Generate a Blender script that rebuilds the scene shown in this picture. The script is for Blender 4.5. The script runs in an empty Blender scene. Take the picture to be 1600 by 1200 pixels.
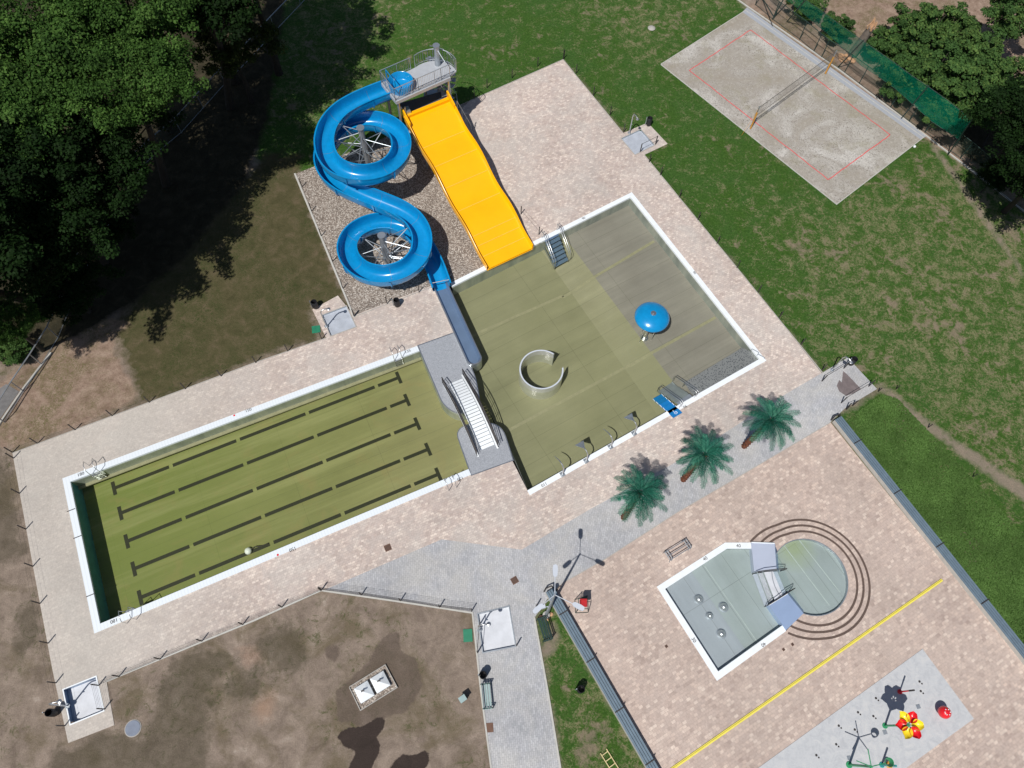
import bpy, math, random
import numpy as np
from mathutils import Vector, Matrix
from mathutils.geometry import delaunay_2d_cdt
random.seed(7); rng = np.random.default_rng(11)
SC = bpy.context.scene; COL = SC.collection
PI = math.pi; R_ = math.radians
# ------------------------------------------------------------------ camera
F, XN, YN, H = 1167.2, 772.05, 1151.9, 47.73        # focal length (px of a 1600 px wide picture), nadir point, flying height
_d = Vector(((XN-800)/F, (YN-600)/F, 1)).normalized()
_up = -_d
_x = (Vector((1,0,0)) - _d*_d.x).normalized()
_y = _up.cross(_x)
RW = Matrix((_x, _y, _up))
cam = bpy.data.cameras.new('camera'); co = bpy.data.objects.new('camera', cam); COL.objects.link(co)
cam.sensor_width = 36; cam.lens = F/1600*36; cam.clip_start = .5; cam.clip_end = 3000
M3 = Matrix((RW @ Vector((1,0,0)), RW @ Vector((0,-1,0)), RW @ Vector((0,0,-1)))).transposed()
co.matrix_world = Matrix.Translation((0,0,H)) @ M3.to_4x4()
SC.camera = co
def P(px, py, z=0.0):                                # survey point -> metres on the level z
    w = RW @ Vector(((px-800)/F, (py-600)/F, 1))
    t = (z-H)/w.z
    return Vector((w.x*t, w.y*t, z))
def PP(pts, z=0.0): return [P(a, b, z) for a, b in pts]
# ------------------------------------------------------------------ light
SUN_AZ, SUN_EL = R_(239.4), R_(59.3)
SC.world = bpy.data.worlds.new('World'); SC.world.use_nodes = True
nt = SC.world.node_tree; nt.nodes.clear()
sky = nt.nodes.new('ShaderNodeTexSky'); sky.sky_type = 'NISHITA'; sky.sun_disc = False
sky.sun_elevation = SUN_EL; sky.sun_rotation = PI/2 - SUN_AZ + 2*PI
bg = nt.nodes.new('ShaderNodeBackground'); bg.inputs[1].default_value = .055
wo = nt.nodes.new('ShaderNodeOutputWorld')
nt.links.new(sky.outputs[0], bg.inputs[0]); nt.links.new(bg.outputs[0], wo.inputs[0])
sl = bpy.data.lights.new('sun', 'SUN'); sl.energy = 4.0; sl.angle = R_(.53); sl.color = (1, .965, .91)
so = bpy.data.objects.new('sun', sl); COL.objects.link(so)
sd = Vector((math.cos(SUN_AZ)*math.cos(SUN_EL), math.sin(SUN_AZ)*math.cos(SUN_EL), math.sin(SUN_EL)))
so.rotation_euler = sd.to_track_quat('Z', 'Y').to_euler(); so.location = (0,0,60)
SC.view_settings.view_transform = 'Standard'; SC.view_settings.look = 'None'
SC.view_settings.exposure = 0; SC.view_settings.gamma = 1
SC.render.engine = 'CYCLES'
SC.cycles.transparent_max_bounces = 24
SC.cycles.max_bounces = 6
# ------------------------------------------------------------------ node helpers
def lin(r, g, b):
    f = lambda c: (c/255)/12.92 if c/255 <= .04045 else (((c/255)+.055)/1.055)**2.4
    return (f(r), f(g), f(b), 1)
class NT:
    def __init__(s, name):
        s.m = bpy.data.materials.new(name); s.m.use_nodes = True
        s.t = s.m.node_tree; s.t.nodes.clear()
        s.out = s.n('OutputMaterial')
    def n(s, typ, **kw):
        nd = s.t.nodes.new('ShaderNode'+typ)
        for k, v in kw.items(): setattr(nd, k, v)
        return nd
    def set(s, inp, v):
        if isinstance(v, bpy.types.NodeSocket): s.t.links.new(v, inp)
        elif v is not None: inp.default_value = v
    def pos(s, rot=0, scale=(1,1,1)):
        g = s.n('NewGeometry'); mp = s.n('Mapping'); s.t.links.new(g.outputs['Position'], mp.inputs[0])
        mp.inputs['Rotation'].default_value = (0,0,rot)
        if scale == (1,1,1): return mp.outputs[0]
        m2 = s.n('Mapping'); s.t.links.new(mp.outputs[0], m2.inputs[0]); m2.inputs['Scale'].default_value = scale
        return m2.outputs[0]
    def noise(s, scale, detail=4, rough=.6, vec=None, dist=0):
        nd = s.n('TexNoise'); nd.inputs['Scale'].default_value = scale; nd.inputs['Detail'].default_value = detail
        nd.inputs['Roughness'].default_value = rough; nd.inputs['Distortion'].default_value = dist
        s.set(nd.inputs['Vector'], vec if vec is not None else s.pos())
        return nd.outputs['Fac']
    def vor(s, scale, vec=None, feature='F1', out='Color'):
        nd = s.n('TexVoronoi', feature=feature); nd.inputs['Scale'].default_value = scale
        s.set(nd.inputs['Vector'], vec if vec is not None else s.pos()); return nd.outputs[out]
    def ramp(s, fac, stops, interp='LINEAR'):
        nd = s.n('ValToRGB'); nd.color_ramp.interpolation = interp
        el = nd.color_ramp.elements
        while len(el) < len(stops): el.new(.5)
        for e, (p, c) in zip(el, stops):
            e.position = p; e.color = c if len(c) == 4 else (*c, 1)
        s.set(nd.inputs[0], fac); return nd.outputs[0]
    def rmp(s, v, a, b, c=0, d=1):
        nd = s.n('MapRange'); nd.inputs[1].default_value = a; nd.inputs[2].default_value = b
        nd.inputs[3].default_value = c; nd.inputs[4].default_value = d; s.set(nd.inputs[0], v); return nd.outputs[0]
    def math(s, op, a, b=None, clamp=False):
        nd = s.n('Math', operation=op, use_clamp=clamp); s.set(nd.inputs[0], a); s.set(nd.inputs[1], b); return nd.outputs[0]
    def mix(s, f, a, b, mode='MIX'):
        nd = s.n('MixRGB', blend_type=mode); s.set(nd.inputs[0], f); s.set(nd.inputs[1], a); s.set(nd.inputs[2], b); return nd.outputs[0]
    def bump(s, h, strength=.3, dist=.02):
        nd = s.n('Bump'); nd.inputs['Strength'].default_value = strength; nd.inputs['Distance'].default_value = dist
        s.set(nd.inputs['Height'], h); return nd.outputs[0]
    def attr(s, name, out='Color'):
        nd = s.n('Attribute'); nd.attribute_name = name; return nd.outputs[out]
    def pbr(s, base, rough=.6, metal=0, normal=None, coat=0, spec=.5):
        b = s.n('BsdfPrincipled'); s.set(b.inputs['Base Color'], base); s.set(b.inputs['Roughness'], rough)
        b.inputs['Metallic'].default_value = metal; b.inputs['Coat Weight'].default_value = coat
        b.inputs['Specular IOR Level'].default_value = spec
        if normal is not None: s.set(b.inputs['Normal'], normal)
        s.t.links.new(b.outputs[0], s.out.inputs[0]); return s.m
def simple(name, c, rough=.6, metal=0, var=.12, scale=3, coat=0, bump=0):
    k = NT(name); f = k.rmp(k.noise(scale, 5, .65), .3, .7, 1-var, 1+var)
    c2 = k.mix(1, c, f, 'MULTIPLY')
    # MULTIPLY with a grey value socket
    nrm = k.bump(k.noise(scale*8, 3), bump, .01) if bump else None
    return k.pbr(c2, rough, metal, nrm, coat)
M = {}
M['white'] = simple('white_paint', lin(232,237,241), .45, var=.05)
M['brushed'] = simple('brushed_steel', (.66,.67,.66,1), .30, .5, var=.10, scale=1.5)
M['lampgrey'] = simple('light_grey_enamel', lin(196,202,212), .4, var=.03)
M['steel'] = simple('stainless_steel', (.62,.63,.64,1), .32, .9, var=.12, scale=1.2)
M['galv'] = simple('galvanised_steel', (.42,.46,.50,1), .42, .7, var=.15, scale=2)
M['dark'] = simple('dark_coated_metal', lin(62,58,58), .5, .2)
M['black'] = simple('black_plastic', lin(34,34,38), .5)
M['blue'] = simple('blue_fibreglass', (.003,.25,.56,1), .24, 0, var=.10, coat=.6)
M['blue2'] = simple('blue_step_plastic', (.006,.17,.46,1), .4, var=.06)
M['yellow'] = simple('yellow_fibreglass', (1.0,.475,.002,1), .28, var=.035, scale=.8, coat=.3)
M['yel2'] = simple('yellow_plastic', (.85,.70,.03,1), .3, coat=.3)
M['red'] = simple('red_plastic', (.70,.012,.02,1), .3, coat=.3)
M['orange'] = simple('orange_pad', (.62,.30,.05,1), .6)
M['green'] = simple('green_pipe', (.03,.26,.11,1), .4)
M['teal'] = simple('teal_pipe', (.02,.25,.26,1), .4)
M['palmtrunk'] = None
M['greenp'] = simple('green_plastic_lid', (.02,.20,.11,1), .5)
M['slat'] = simple('grey_slats', lin(110,128,142), .5, .2, var=.12)
M['slat2'] = simple('pale_bench_slats', lin(150,172,172), .55, var=.08)
M['dgreen'] = simple('dark_green_metal', lin(38,62,58), .45, .2)
M['conc'] = simple('concrete', lin(168,164,158), .85, var=.12, scale=2.5, bump=.3)
M['lightconc'] = simple('pale_concrete', lin(186,184,178), .85, var=.1, scale=2.5, bump=.3)
M['brown'] = simple('brown_slot_cover', lin(92,76,68), .7, var=.2, scale=8)
M['rust'] = simple('rust_grate', lin(110,82,68), .8, var=.2, scale=8)
M['wood'] = simple('pale_ladder_wood', lin(206,190,140), .7)
M['tray'] = simple('pale_tray', lin(180,186,196), .5, .1, var=.14, scale=1.6)
M['traywhite'] = simple('white_tray', lin(205,208,214), .5, 0, var=.10, scale=1.4)
M['linepaint'] = simple('black_lane_line', (.022,.024,.008,1), .6)
M['darkfloor'] = simple('dark_deck_panel', lin(70,74,84), .7, var=.1)
M['deck'] = simple('platform_deck', lin(176,180,186), .6, .1, var=.07, scale=2)
M['red_tape'] = simple('red_court_tape', lin(220,80,84), .6)
M['net'] = simple('dark_net_cord', lin(110,104,100), .8)
M['rock'] = simple('pale_broken_wood', lin(190,150,115), .9, var=.3, scale=3, bump=.5)
M['bark'] = simple('grey_bark', lin(48,43,37), .95, var=.35, scale=2.5, bump=.8)
M['yelline'] = simple('yellow_strip', (.80,.70,.10,1), .5, var=.06)
M['bluetray'] = simple('blue_grey_trough', (.17,.25,.38,1), .35, .35, var=.1, scale=.6)
M['bubble'] = M['steel']
M['islandwhite'] = simple('blue_grey_ramp_panel', lin(188,196,214), .35, .15, var=.04, scale=1)
M['islandwhite2'] = simple('blue_step_panel', lin(150,170,202), .35, .15, var=.05, scale=1)

def paving(name, cols, rot, grout, bw=.4, bh=.2, wash=.35, washcol=(.42,.40,.37,1)):
    k = NT(name); v = k.pos(rot)
    b = k.n('TexBrick'); k.set(b.inputs['Vector'], v)
    b.inputs['Scale'].default_value = 1; b.inputs['Brick Width'].default_value = bw; b.inputs['Row Height'].default_value = bh
    b.inputs['Mortar Size'].default_value = .008; b.inputs['Mortar Smooth'].default_value = .3; b.inputs['Bias'].default_value = 0
    b.inputs['Color1'].default_value = (0,0,0,1); b.inputs['Color2'].default_value = (1,1,1,1); b.inputs['Mortar'].default_value = (.5,.5,.5,1)
    c = k.ramp(b.outputs['Color'], cols)
    v2 = k.pos(rot, (1,1,1))
    cell = k.vor(2.6, v2); sep = k.n('SeparateColor'); k.set(sep.inputs[0], cell)
    c = k.mix(.30, c, k.ramp(sep.outputs[0], cols))
    big = k.noise(.35, 6, .65, dist=.6)
    c = k.mix(k.rmp(big, .42, .62, 0, wash), c, washcol)
    c = k.mix(k.rmp(b.outputs['Fac'], 0, 1, 0, .6), c, grout)
    if name.startswith('pink_block'):
        sx_ = k.n('SeparateXYZ'); k.set(sx_.inputs[0], k.pos()); c = k.mix(k.math('MULTIPLY', k.rmp(k.math('ADD', sx_.outputs[0], k.math('MULTIPLY', big, 14)), -8, -17, 0, 1), .72), c, lin(182,177,169))
    fine = k.rmp(k.noise(9, 4, .7), .3, .7, .88, 1.12)
    c = k.mix(1, c, fine, 'MULTIPLY')
    dirt = k.rmp(k.noise(.16, 5, .6), .35, .65, .90, 1.07)
    c = k.mix(1, c, dirt, 'MULTIPLY')
    return k.pbr(c, .85, 0, k.bump(b.outputs['Fac'], -.25, .01))
def vang(a, b):
    d = P(*b)-P(*a); return math.atan2(d.y, d.x)
A_LANE = vang((148,990),(736,742)); A_ACT = vang((828,774),(1197,564)); A_KID = vang((1052,1200),(1472,906))
pink = [(0,lin(172,156,148)),(.3,lin(194,177,168)),(.55,lin(187,173,166)),(.8,lin(208,192,180)),(1,lin(228,214,202))]
M['pave'] = paving('pink_block_paving', pink, -A_LANE, lin(160,148,141), .22, .15, .5, lin(190,185,179))
M['pavek'] = paving('pink_square_paving', [(0,lin(164,146,137)),(.3,lin(190,171,160)),(.6,lin(180,163,154)),(.85,lin(202,182,169)),(1,lin(218,202,189))], -A_KID, lin(158,143,134), .27, .18, .25, lin(188,174,164))
M['grey'] = paving('grey_block_paving', [(0,lin(158,160,164)),(.5,lin(172,172,176)),(1,lin(186,187,190))], -R_(96), lin(120,122,126), .24, .12, .6, lin(188,185,180))
k = NT('granite_paving'); c = k.ramp(k.vor(22), [(0,lin(120,124,130)),(.5,lin(152,156,162)),(1,lin(178,181,188))]); c = k.mix(.6, c, k.ramp(k.noise(14,5,.8),[(.3,lin(118,122,128)),(.7,lin(176,180,188))]))
M['granite'] = k.pbr(c, .7)
k = NT('splash_concrete'); c = k.ramp(k.noise(2.2,8,.65,dist=1),[(.3,lin(172,174,178)),(.5,lin(186,188,191)),(.7,lin(196,196,196))]); c = k.mix(1,c,k.rmp(k.noise(18,3),.3,.7,.94,1.05),'MULTIPLY')
M['splash'] = k.pbr(c, .8)
k = NT('gravel'); v = k.vor(13); s_ = k.n('SeparateColor'); k.set(s_.inputs[0], v)
c = k.ramp(s_.outputs[0], [(0,lin(120,108,98)),(.4,lin(158,146,136)),(.75,lin(184,174,164)),(1,lin(214,206,196))])
c = k.mix(k.rmp(k.vor(13,out='Distance'),.35,.75,0,.75), c, lin(88,78,70))
c = k.mix(1, c, k.rmp(k.noise(.5,4),.3,.7,.9,1.08),'MULTIPLY')
M['gravel'] = k.pbr(c, .95, 0, k.bump(k.vor(13,out='Distance'), -.5, .03))
# sand court
k = NT('court_sand')
n1 = k.noise(.22,6,.62,dist=.8); n2 = k.noise(3.2,7,.75); n3 = k.noise(9,4,.7,dist=1.5)
c = k.ramp(n1, [(.33,lin(150,142,130)),(.5,lin(166,160,152)),(.62,lin(192,188,182))])
foot = k.math('MULTIPLY', k.rmp(k.noise(5,5,.75,dist=2.2),.52,.60), k.rmp(n1,.36,.52))
c = k.mix(k.math('MULTIPLY',foot,.8), c, lin(96,88,78))
c = k.mix(k.math('MULTIPLY',k.rmp(n2,.52,.72),.5), c, lin(208,202,192))
c = k.mix(k.math('MULTIPLY',k.rmp(k.noise(.5,5,.7),.52,.66),.35), c, lin(138,132,104))
M['sand'] = k.pbr(c, .95, 0, k.bump(n3,.6,.06))
# ground
k = NT('ground_soil_and_grass')
A = k.n('SeparateColor'); k.set(A.inputs[0], k.attr('mask_a')); B = k.n('SeparateColor'); k.set(B.inputs[0], k.attr('mask_b'))
def edge(mask, ns, amt, w=.05, det=7):
    n = k.noise(ns, det, .68); v = k.math('ADD', mask, k.math('MULTIPLY', k.math('SUBTRACT', n, .5), amt))
    return k.rmp(v, .5-w, .5+w)
n_f = k.noise(5, 9, .85); n_m = k.noise(1.1, 8, .72, dist=.5); n_l = k.noise(.28, 6, .6, dist=.8)
fib = k.noise(3.4, 6, .8, dist=2.2)
soil = k.ramp(k.noise(.8,8,.72,dist=.4), [(.3,lin(110,97,87)),(.46,lin(134,120,108)),(.60,lin(150,135,122)),(.75,lin(176,163,151))])
soil = k.mix(k.rmp(n_l,.48,.62,0,.6), soil, lin(96,86,62))
soil = k.mix(k.math('MULTIPLY',k.rmp(fib,.60,.72),k.rmp(n_l,.44,.56)), soil, lin(72,78,44))
straw = k.ramp(n_f, [(.3,lin(98,98,62)),(.5,lin(140,130,100)),(.70,lin(178,164,140))])
gr = k.ramp(n_f, [(.28,lin(34,60,20)),(.5,lin(56,88,34)),(.72,lin(86,118,56))])
lawn = k.mix(k.rmp(n_l,.40,.60,0,1), gr, k.mix(1,gr,lin(255,252,224),'MULTIPLY'))
sfac = k.math('MULTIPLY', k.rmp(k.math('ADD',k.math('MULTIPLY',n_m,.45),k.math('ADD',k.math('MULTIPLY',fib,.55),k.math('MULTIPLY',A.outputs[1],.05))),.525,.60), .62)
lawn = k.mix(sfac, lawn, straw)
bare = k.math('MULTIPLY', k.rmp(k.math('ADD',k.math('MULTIPLY',n_l,.5),k.math('ADD',k.math('MULTIPLY',n_m,.5),k.math('MULTIPLY',A.outputs[1],.035))),.565,.64), .6)
lawn = k.mix(bare, lawn, lin(138,120,108))
olive = k.ramp(n_m, [(.3,lin(68,66,42)),(.5,lin(84,79,54)),(.68,lin(102,90,70))]); olive = k.mix(k.math('MULTIPLY',k.rmp(fib,.46,.60,0,.7),k.rmp(n_l,.40,.58)), olive, lin(50,66,28))
sandy = k.ramp(k.noise(1.4,8,.72), [(.3,lin(112,92,78)),(.5,lin(146,125,110)),(.72,lin(172,152,136))]); sandy = k.mix(k.math('MULTIPLY',k.rmp(n_l,.46,.6),k.rmp(fib,.42,.6)), sandy, lin(104,98,66))
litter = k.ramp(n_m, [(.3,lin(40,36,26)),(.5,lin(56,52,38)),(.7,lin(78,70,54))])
wet = k.ramp(n_m, [(.3,lin(90,79,71)),(.7,lin(108,95,86))]); wet2 = k.ramp(n_m, [(.3,lin(56,48,44)),(.7,lin(68,58,54))])
sp_ = k.noise(2.6,9,.86,dist=.6)
soil = k.mix(k.rmp(sp_,.56,.70,0,.55), soil, lin(84,72,60))
soil = k.mix(k.rmp(sp_,.44,.32,0,.5), soil, lin(160,147,134))
soil = k.mix(k.math('MULTIPLY',k.rmp(k.noise(1.8,9,.82,dist=1.2),.53,.60),k.rmp(k.noise(.13,4,.6),.47,.56,0,.75)), soil, lin(78,82,50))
c = soil
c = k.mix(edge(A.outputs[0],.7,.5,.10), c, lawn)
c = k.mix(edge(B.outputs[0],.9,.9,.12), c, olive)
c = k.mix(edge(A.outputs[2],.8,.5,.06), c, sandy)
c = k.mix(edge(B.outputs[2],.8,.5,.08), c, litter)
DK = k.attr('mask_d','Fac')
dk = k.ramp(n_m, [(.3,lin(66,62,46)),(.5,lin(82,75,61)),(.7,lin(100,92,78))])
c = k.mix(k.math('MULTIPLY',edge(DK,.9,1.5,.14,10),.62), c, dk)
c = k.mix(k.math('MULTIPLY',edge(B.outputs[1],.8,.8,.05),.75), c, wet)
W = k.n('SeparateColor'); k.set(W.inputs[0], k.attr('mask_c'))
c = k.mix(edge(W.outputs[0],.8,.6,.03), c, wet2)
c = k.mix(k.math('MULTIPLY',edge(W.outputs[1],1.2,.6,.25),.55), c, lin(164,132,108))
c = k.mix(k.math('MULTIPLY',edge(W.outputs[2],1.0,.9,.16),.7), c, lin(150,132,122))
c = k.mix(1, c, k.rmp(k.noise(14,3,.8),.3,.7,.86,1.14),'MULTIPLY')
M['ground'] = k.pbr(c, .97, 0, k.bump(n_f, .7, .12), spec=.2)
# pool floors
def poolfloor(name, cols, rot, green=None, bands=.10):
    k = NT(name)
    st = k.noise(1, 6, .7, vec=k.pos(rot,(.09,1.6,1)))
    st2 = k.noise(1, 4, .6, vec=k.pos(rot,(.12,.5,1)))
    n = k.noise(.25, 5, .6)
    c = k.ramp(n, cols)
    c = k.mix(1, c, k.rmp(st,.3,.7,1-bands,1+bands),'MULTIPLY')
    c = k.mix(1, c, k.rmp(st2,.3,.7,.93,1.07),'MULTIPLY')
    b = k.n('TexBrick'); k.set(b.inputs['Vector'], k.pos(rot)); b.inputs['Scale'].default_value = 1
    b.inputs['Brick Width'].default_value = 6; b.inputs['Row Height'].default_value = 1.5; b.inputs['Mortar Size'].default_value = .018
    b.offset = 0; b.inputs['Mortar Smooth'].default_value = .4
    c = k.mix(k.math('MULTIPLY', b.outputs['Fac'], .42), c, (.08,.08,.05,1))
    c = k.mix(k.math('MULTIPLY',k.rmp(k.noise(7,5,.8),.66,.74),.35), c, (.05,.055,.02,1))
    sp = k.rmp(k.vor(1.3,out='Distance'),0,.025,1,0)
    c = k.mix(k.math('MULTIPLY',sp,.5), c, (.5,.5,.3,1))
    return k, c
k, c = poolfloor('depth_tinted_lane_floor', [(.3,(.225,.22,.10,1)),(.5,(.255,.25,.115,1)),(.7,(.285,.272,.14,1))], -A_LANE)
gx = k.n('SeparateXYZ'); k.set(gx.inputs[0], k.pos())
c = k.mix(k.rmp(gx.outputs[0], -25, -5, .78, 0), c, (.155,.205,.035,1))  # green of light absorbed in deeper water, put into the floor colour
ls = k.noise(1,5,.65,vec=k.pos(-A_LANE,(.06,.9,1)))
c = k.mix(k.rmp(ls,.50,.66,0,.45), c, (.36,.36,.17,1))
c = k.mix(k.rmp(k.noise(.5,6,.7,dist=.7),.52,.68,0,.35), c, (.30,.23,.10,1))
c = k.mix(k.rmp(gx.outputs[0], -9, -2, 0, .35), c, (.32,.29,.17,1))
M['lanefloor'] = k.pbr(c, .8)
k, c = poolfloor('olive_pool_floor', [(.3,(.235,.232,.145,1)),(.5,(.262,.256,.165,1)),(.7,(.288,.28,.185,1))], -A_ACT, bands=.08)
M['actfloor'] = k.pbr(c, .8)
k, c = poolfloor('pale_olive_floor', [(.3,(.265,.255,.17,1)),(.5,(.30,.287,.20,1)),(.7,(.34,.325,.24,1))], -A_ACT, bands=.10)
_ya = math.atan2((P(1197,564)-P(828,774)).y, (P(1197,564)-P(828,774)).x); _o = P(828,774); _y0 = -math.sin(_ya)*_o.x+math.cos(_ya)*_o.y
sy_ = k.n('SeparateXYZ'); k.set(sy_.inputs[0], k.pos(-A_ACT)); c = k.mix(k.rmp(sy_.outputs[1], _y0+2, _y0+12, .85, 0), c, (.265,.26,.165,1))
M['midfloor'] = k.pbr(c, .7)
k, c = poolfloor('brown_grey_floor', [(.3,(.24,.222,.21,1)),(.5,(.268,.25,.238,1)),(.7,(.305,.285,.265,1))], -A_ACT, bands=.12)
M['shalfloor'] = k.pbr(c, .6)
M['weld'] = simple('pale_weld_strip', (.315,.30,.205,1), .6, var=.12)
M['wall'] = None
k = NT('stainless_pool_wall'); st = k.noise(1,4,.6,vec=k.pos(-A_LANE,(1.2,1.2,.3)))
c = k.ramp(st, [(.3,(.30,.34,.35,1)),(.5,(.42,.46,.46,1)),(.7,(.56,.58,.56,1))])
M['wall'] = k.pbr(c, .4, .3)
k, c = poolfloor('pale_blue_floor', [(.3,(.32,.36,.345,1)),(.5,(.36,.405,.40,1)),(.7,(.39,.435,.44,1))], -A_KID+PI/2, bands=.05)
al = k.n('VectorMath', operation='DISTANCE'); k.set(al.inputs[0], k.pos()); al.inputs[1].default_value = tuple(P(1238,856,-.24)); c = k.mix(k.math('MULTIPLY', k.rmp(k.math('ADD', al.outputs['Value'], k.noise(1.2,5,.7)), .8, 2.2, 1, 0), .6), c, (.32,.38,.16,1))
M['kidfloor'] = k.pbr(c, .5, .2)
k, c = poolfloor('grey_blue_floor', [(.3,(.33,.36,.39,1)),(.7,(.38,.41,.44,1))], -A_KID+PI/2, bands=.05)
M['kidfloor2'] = k.pbr(c, .5, .2)
def water(name, tint, strength=.02):
    k = NT(name); tr = k.n('BsdfTransparent'); tr.inputs[0].default_value = tint
    gl = k.n('BsdfGlossy'); gl.inputs['Roughness'].default_value = .06; gl.inputs[0].default_value = (1,1,1,1)
    bp = k.bump(k.noise(2.2,3,.5), strength, .05); k.set(gl.inputs['Normal'], bp)
    fr = k.n('Fresnel'); fr.inputs[0].default_value = 1.33; k.set(fr.inputs['Normal'], bp)
    mx = k.n('MixShader'); k.set(mx.inputs[0], fr.outputs[0]); k.t.links.new(tr.outputs[0], mx.inputs[1]); k.t.links.new(gl.outputs[0], mx.inputs[2])
    k.t.links.new(mx.outputs[0], k.out.inputs[0]); return k.m
M['water'] = water('green_pool_water', (.905,.925,.86,1)); M['kwater'] = water('clear_pool_water', (.95,.98,.985,1))
k = NT('hex_grille'); d = k.vor(9,out='Distance'); c = k.mix(k.rmp(d,.25,.4), (.12,.13,.16,1), (.42,.42,.47,1)); M['grille'] = k.pbr(c,.35,.5)
k = NT('slotted_white_rim'); w = k.n('TexWave'); w.inputs['Scale'].default_value = 1.6; k.set(w.inputs['Vector'], k.pos(-A_LANE)); w.inputs['Distortion'].default_value = .0
c = k.mix(k.rmp(w.outputs['Fac'],.0,.25,.18,0), lin(224,231,237), lin(165,176,186)); M['rim'] = k.pbr(c,.5)
k = NT('translucent_green_net'); tr = k.n('BsdfTransparent'); tr.inputs[0].default_value = (1,1,1,1); df = k.n('BsdfDiffuse'); df.inputs[0].default_value = (.01,.38,.22,1)
tl = k.n('BsdfTranslucent'); tl.inputs[0].default_value = (.01,.42,.25,1)
m1 = k.n('MixShader'); m1.inputs[0].default_value = .45; k.t.links.new(df.outputs[0], m1.inputs[1]); k.t.links.new(tl.outputs[0], m1.inputs[2])
m2 = k.n('MixShader'); k.set(m2.inputs[0], k.rmp(k.noise(5,5,.7),.3,.7,.38,.60)); k.t.links.new(tr.outputs[0], m2.inputs[1]); k.t.links.new(m1.outputs[0], m2.inputs[2]); k.t.links.new(m2.outputs[0], k.out.inputs[0])
M['gnet'] = k.m
k = NT('chain_link_mesh'); tr = k.n('BsdfTransparent'); df = k.n('BsdfDiffuse'); df.inputs[0].default_value = (.06,.10,.08,1)
m2 = k.n('MixShader'); m2.inputs[0].default_value = .16; k.t.links.new(tr.outputs[0], m2.inputs[1]); k.t.links.new(df.outputs[0], m2.inputs[2]); k.t.links.new(m2.outputs[0], k.out.inputs[0]); M['mesh'] = k.m
def leafmat(name, cols, transl=.25):
    k = NT(name); f = k.attr('rnd','Fac'); c = k.ramp(f, cols)
    c = k.mix(1, c, k.rmp(k.noise(.5,3),.3,.7,.75,1.2),'MULTIPLY')
    b = k.n('BsdfPrincipled'); k.set(b.inputs['Base Color'], c); b.inputs['Roughness'].default_value = .7; b.inputs['Specular IOR Level'].default_value = .12
    t = k.n('BsdfTranslucent'); k.set(t.inputs[0], c); mx = k.n('MixShader'); mx.inputs[0].default_value = transl
    k.t.links.new(b.outputs[0], mx.inputs[1]); k.t.links.new(t.outputs[0], mx.inputs[2]); k.t.links.new(mx.outputs[0], k.out.inputs[0]); return k.m
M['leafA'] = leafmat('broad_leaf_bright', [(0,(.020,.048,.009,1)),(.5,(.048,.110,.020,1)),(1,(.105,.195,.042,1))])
M['leafB'] = leafmat('broad_leaf_shade_dark', [(0,(.005,.014,.003,1)),(.5,(.009,.026,.005,1)),(1,(.016,.042,.008,1))])  # leaf colour darkened to carry the shade of taller trees
M['leafC'] = leafmat('olive_leaf', [(0,(.026,.042,.010,1)),(.5,(.042,.062,.014,1)),(1,(.07,.085,.022,1))])
M['leafD'] = leafmat('shrub_leaf', [(0,(.035,.080,.022,1)),(.5,(.065,.135,.036,1)),(1,(.125,.20,.05,1))])
M['ivy'] = leafmat('ground_cover_leaf', [(0,(.062,.125,.028,1)),(.5,(.082,.158,.036,1)),(1,(.11,.195,.052,1))], .2)
M['palmleaf'] = leafmat('palm_frond_leaf', [(0,(.008,.07,.045,1)),(.5,(.02,.135,.09,1)),(1,(.10,.30,.20,1))], .15)
k = NT('palm_trunk_bark'); c = k.ramp(k.vor(9,vec=k.pos(0,(1,1,.8)),out='Distance'), [(0,lin(158,98,66)),(.5,lin(116,70,50)),(1,lin(58,38,30))]); M['palmtrunk'] = k.pbr(c,.9,0,k.bump(k.vor(9,out='Distance'),-.8,.05))

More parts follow.
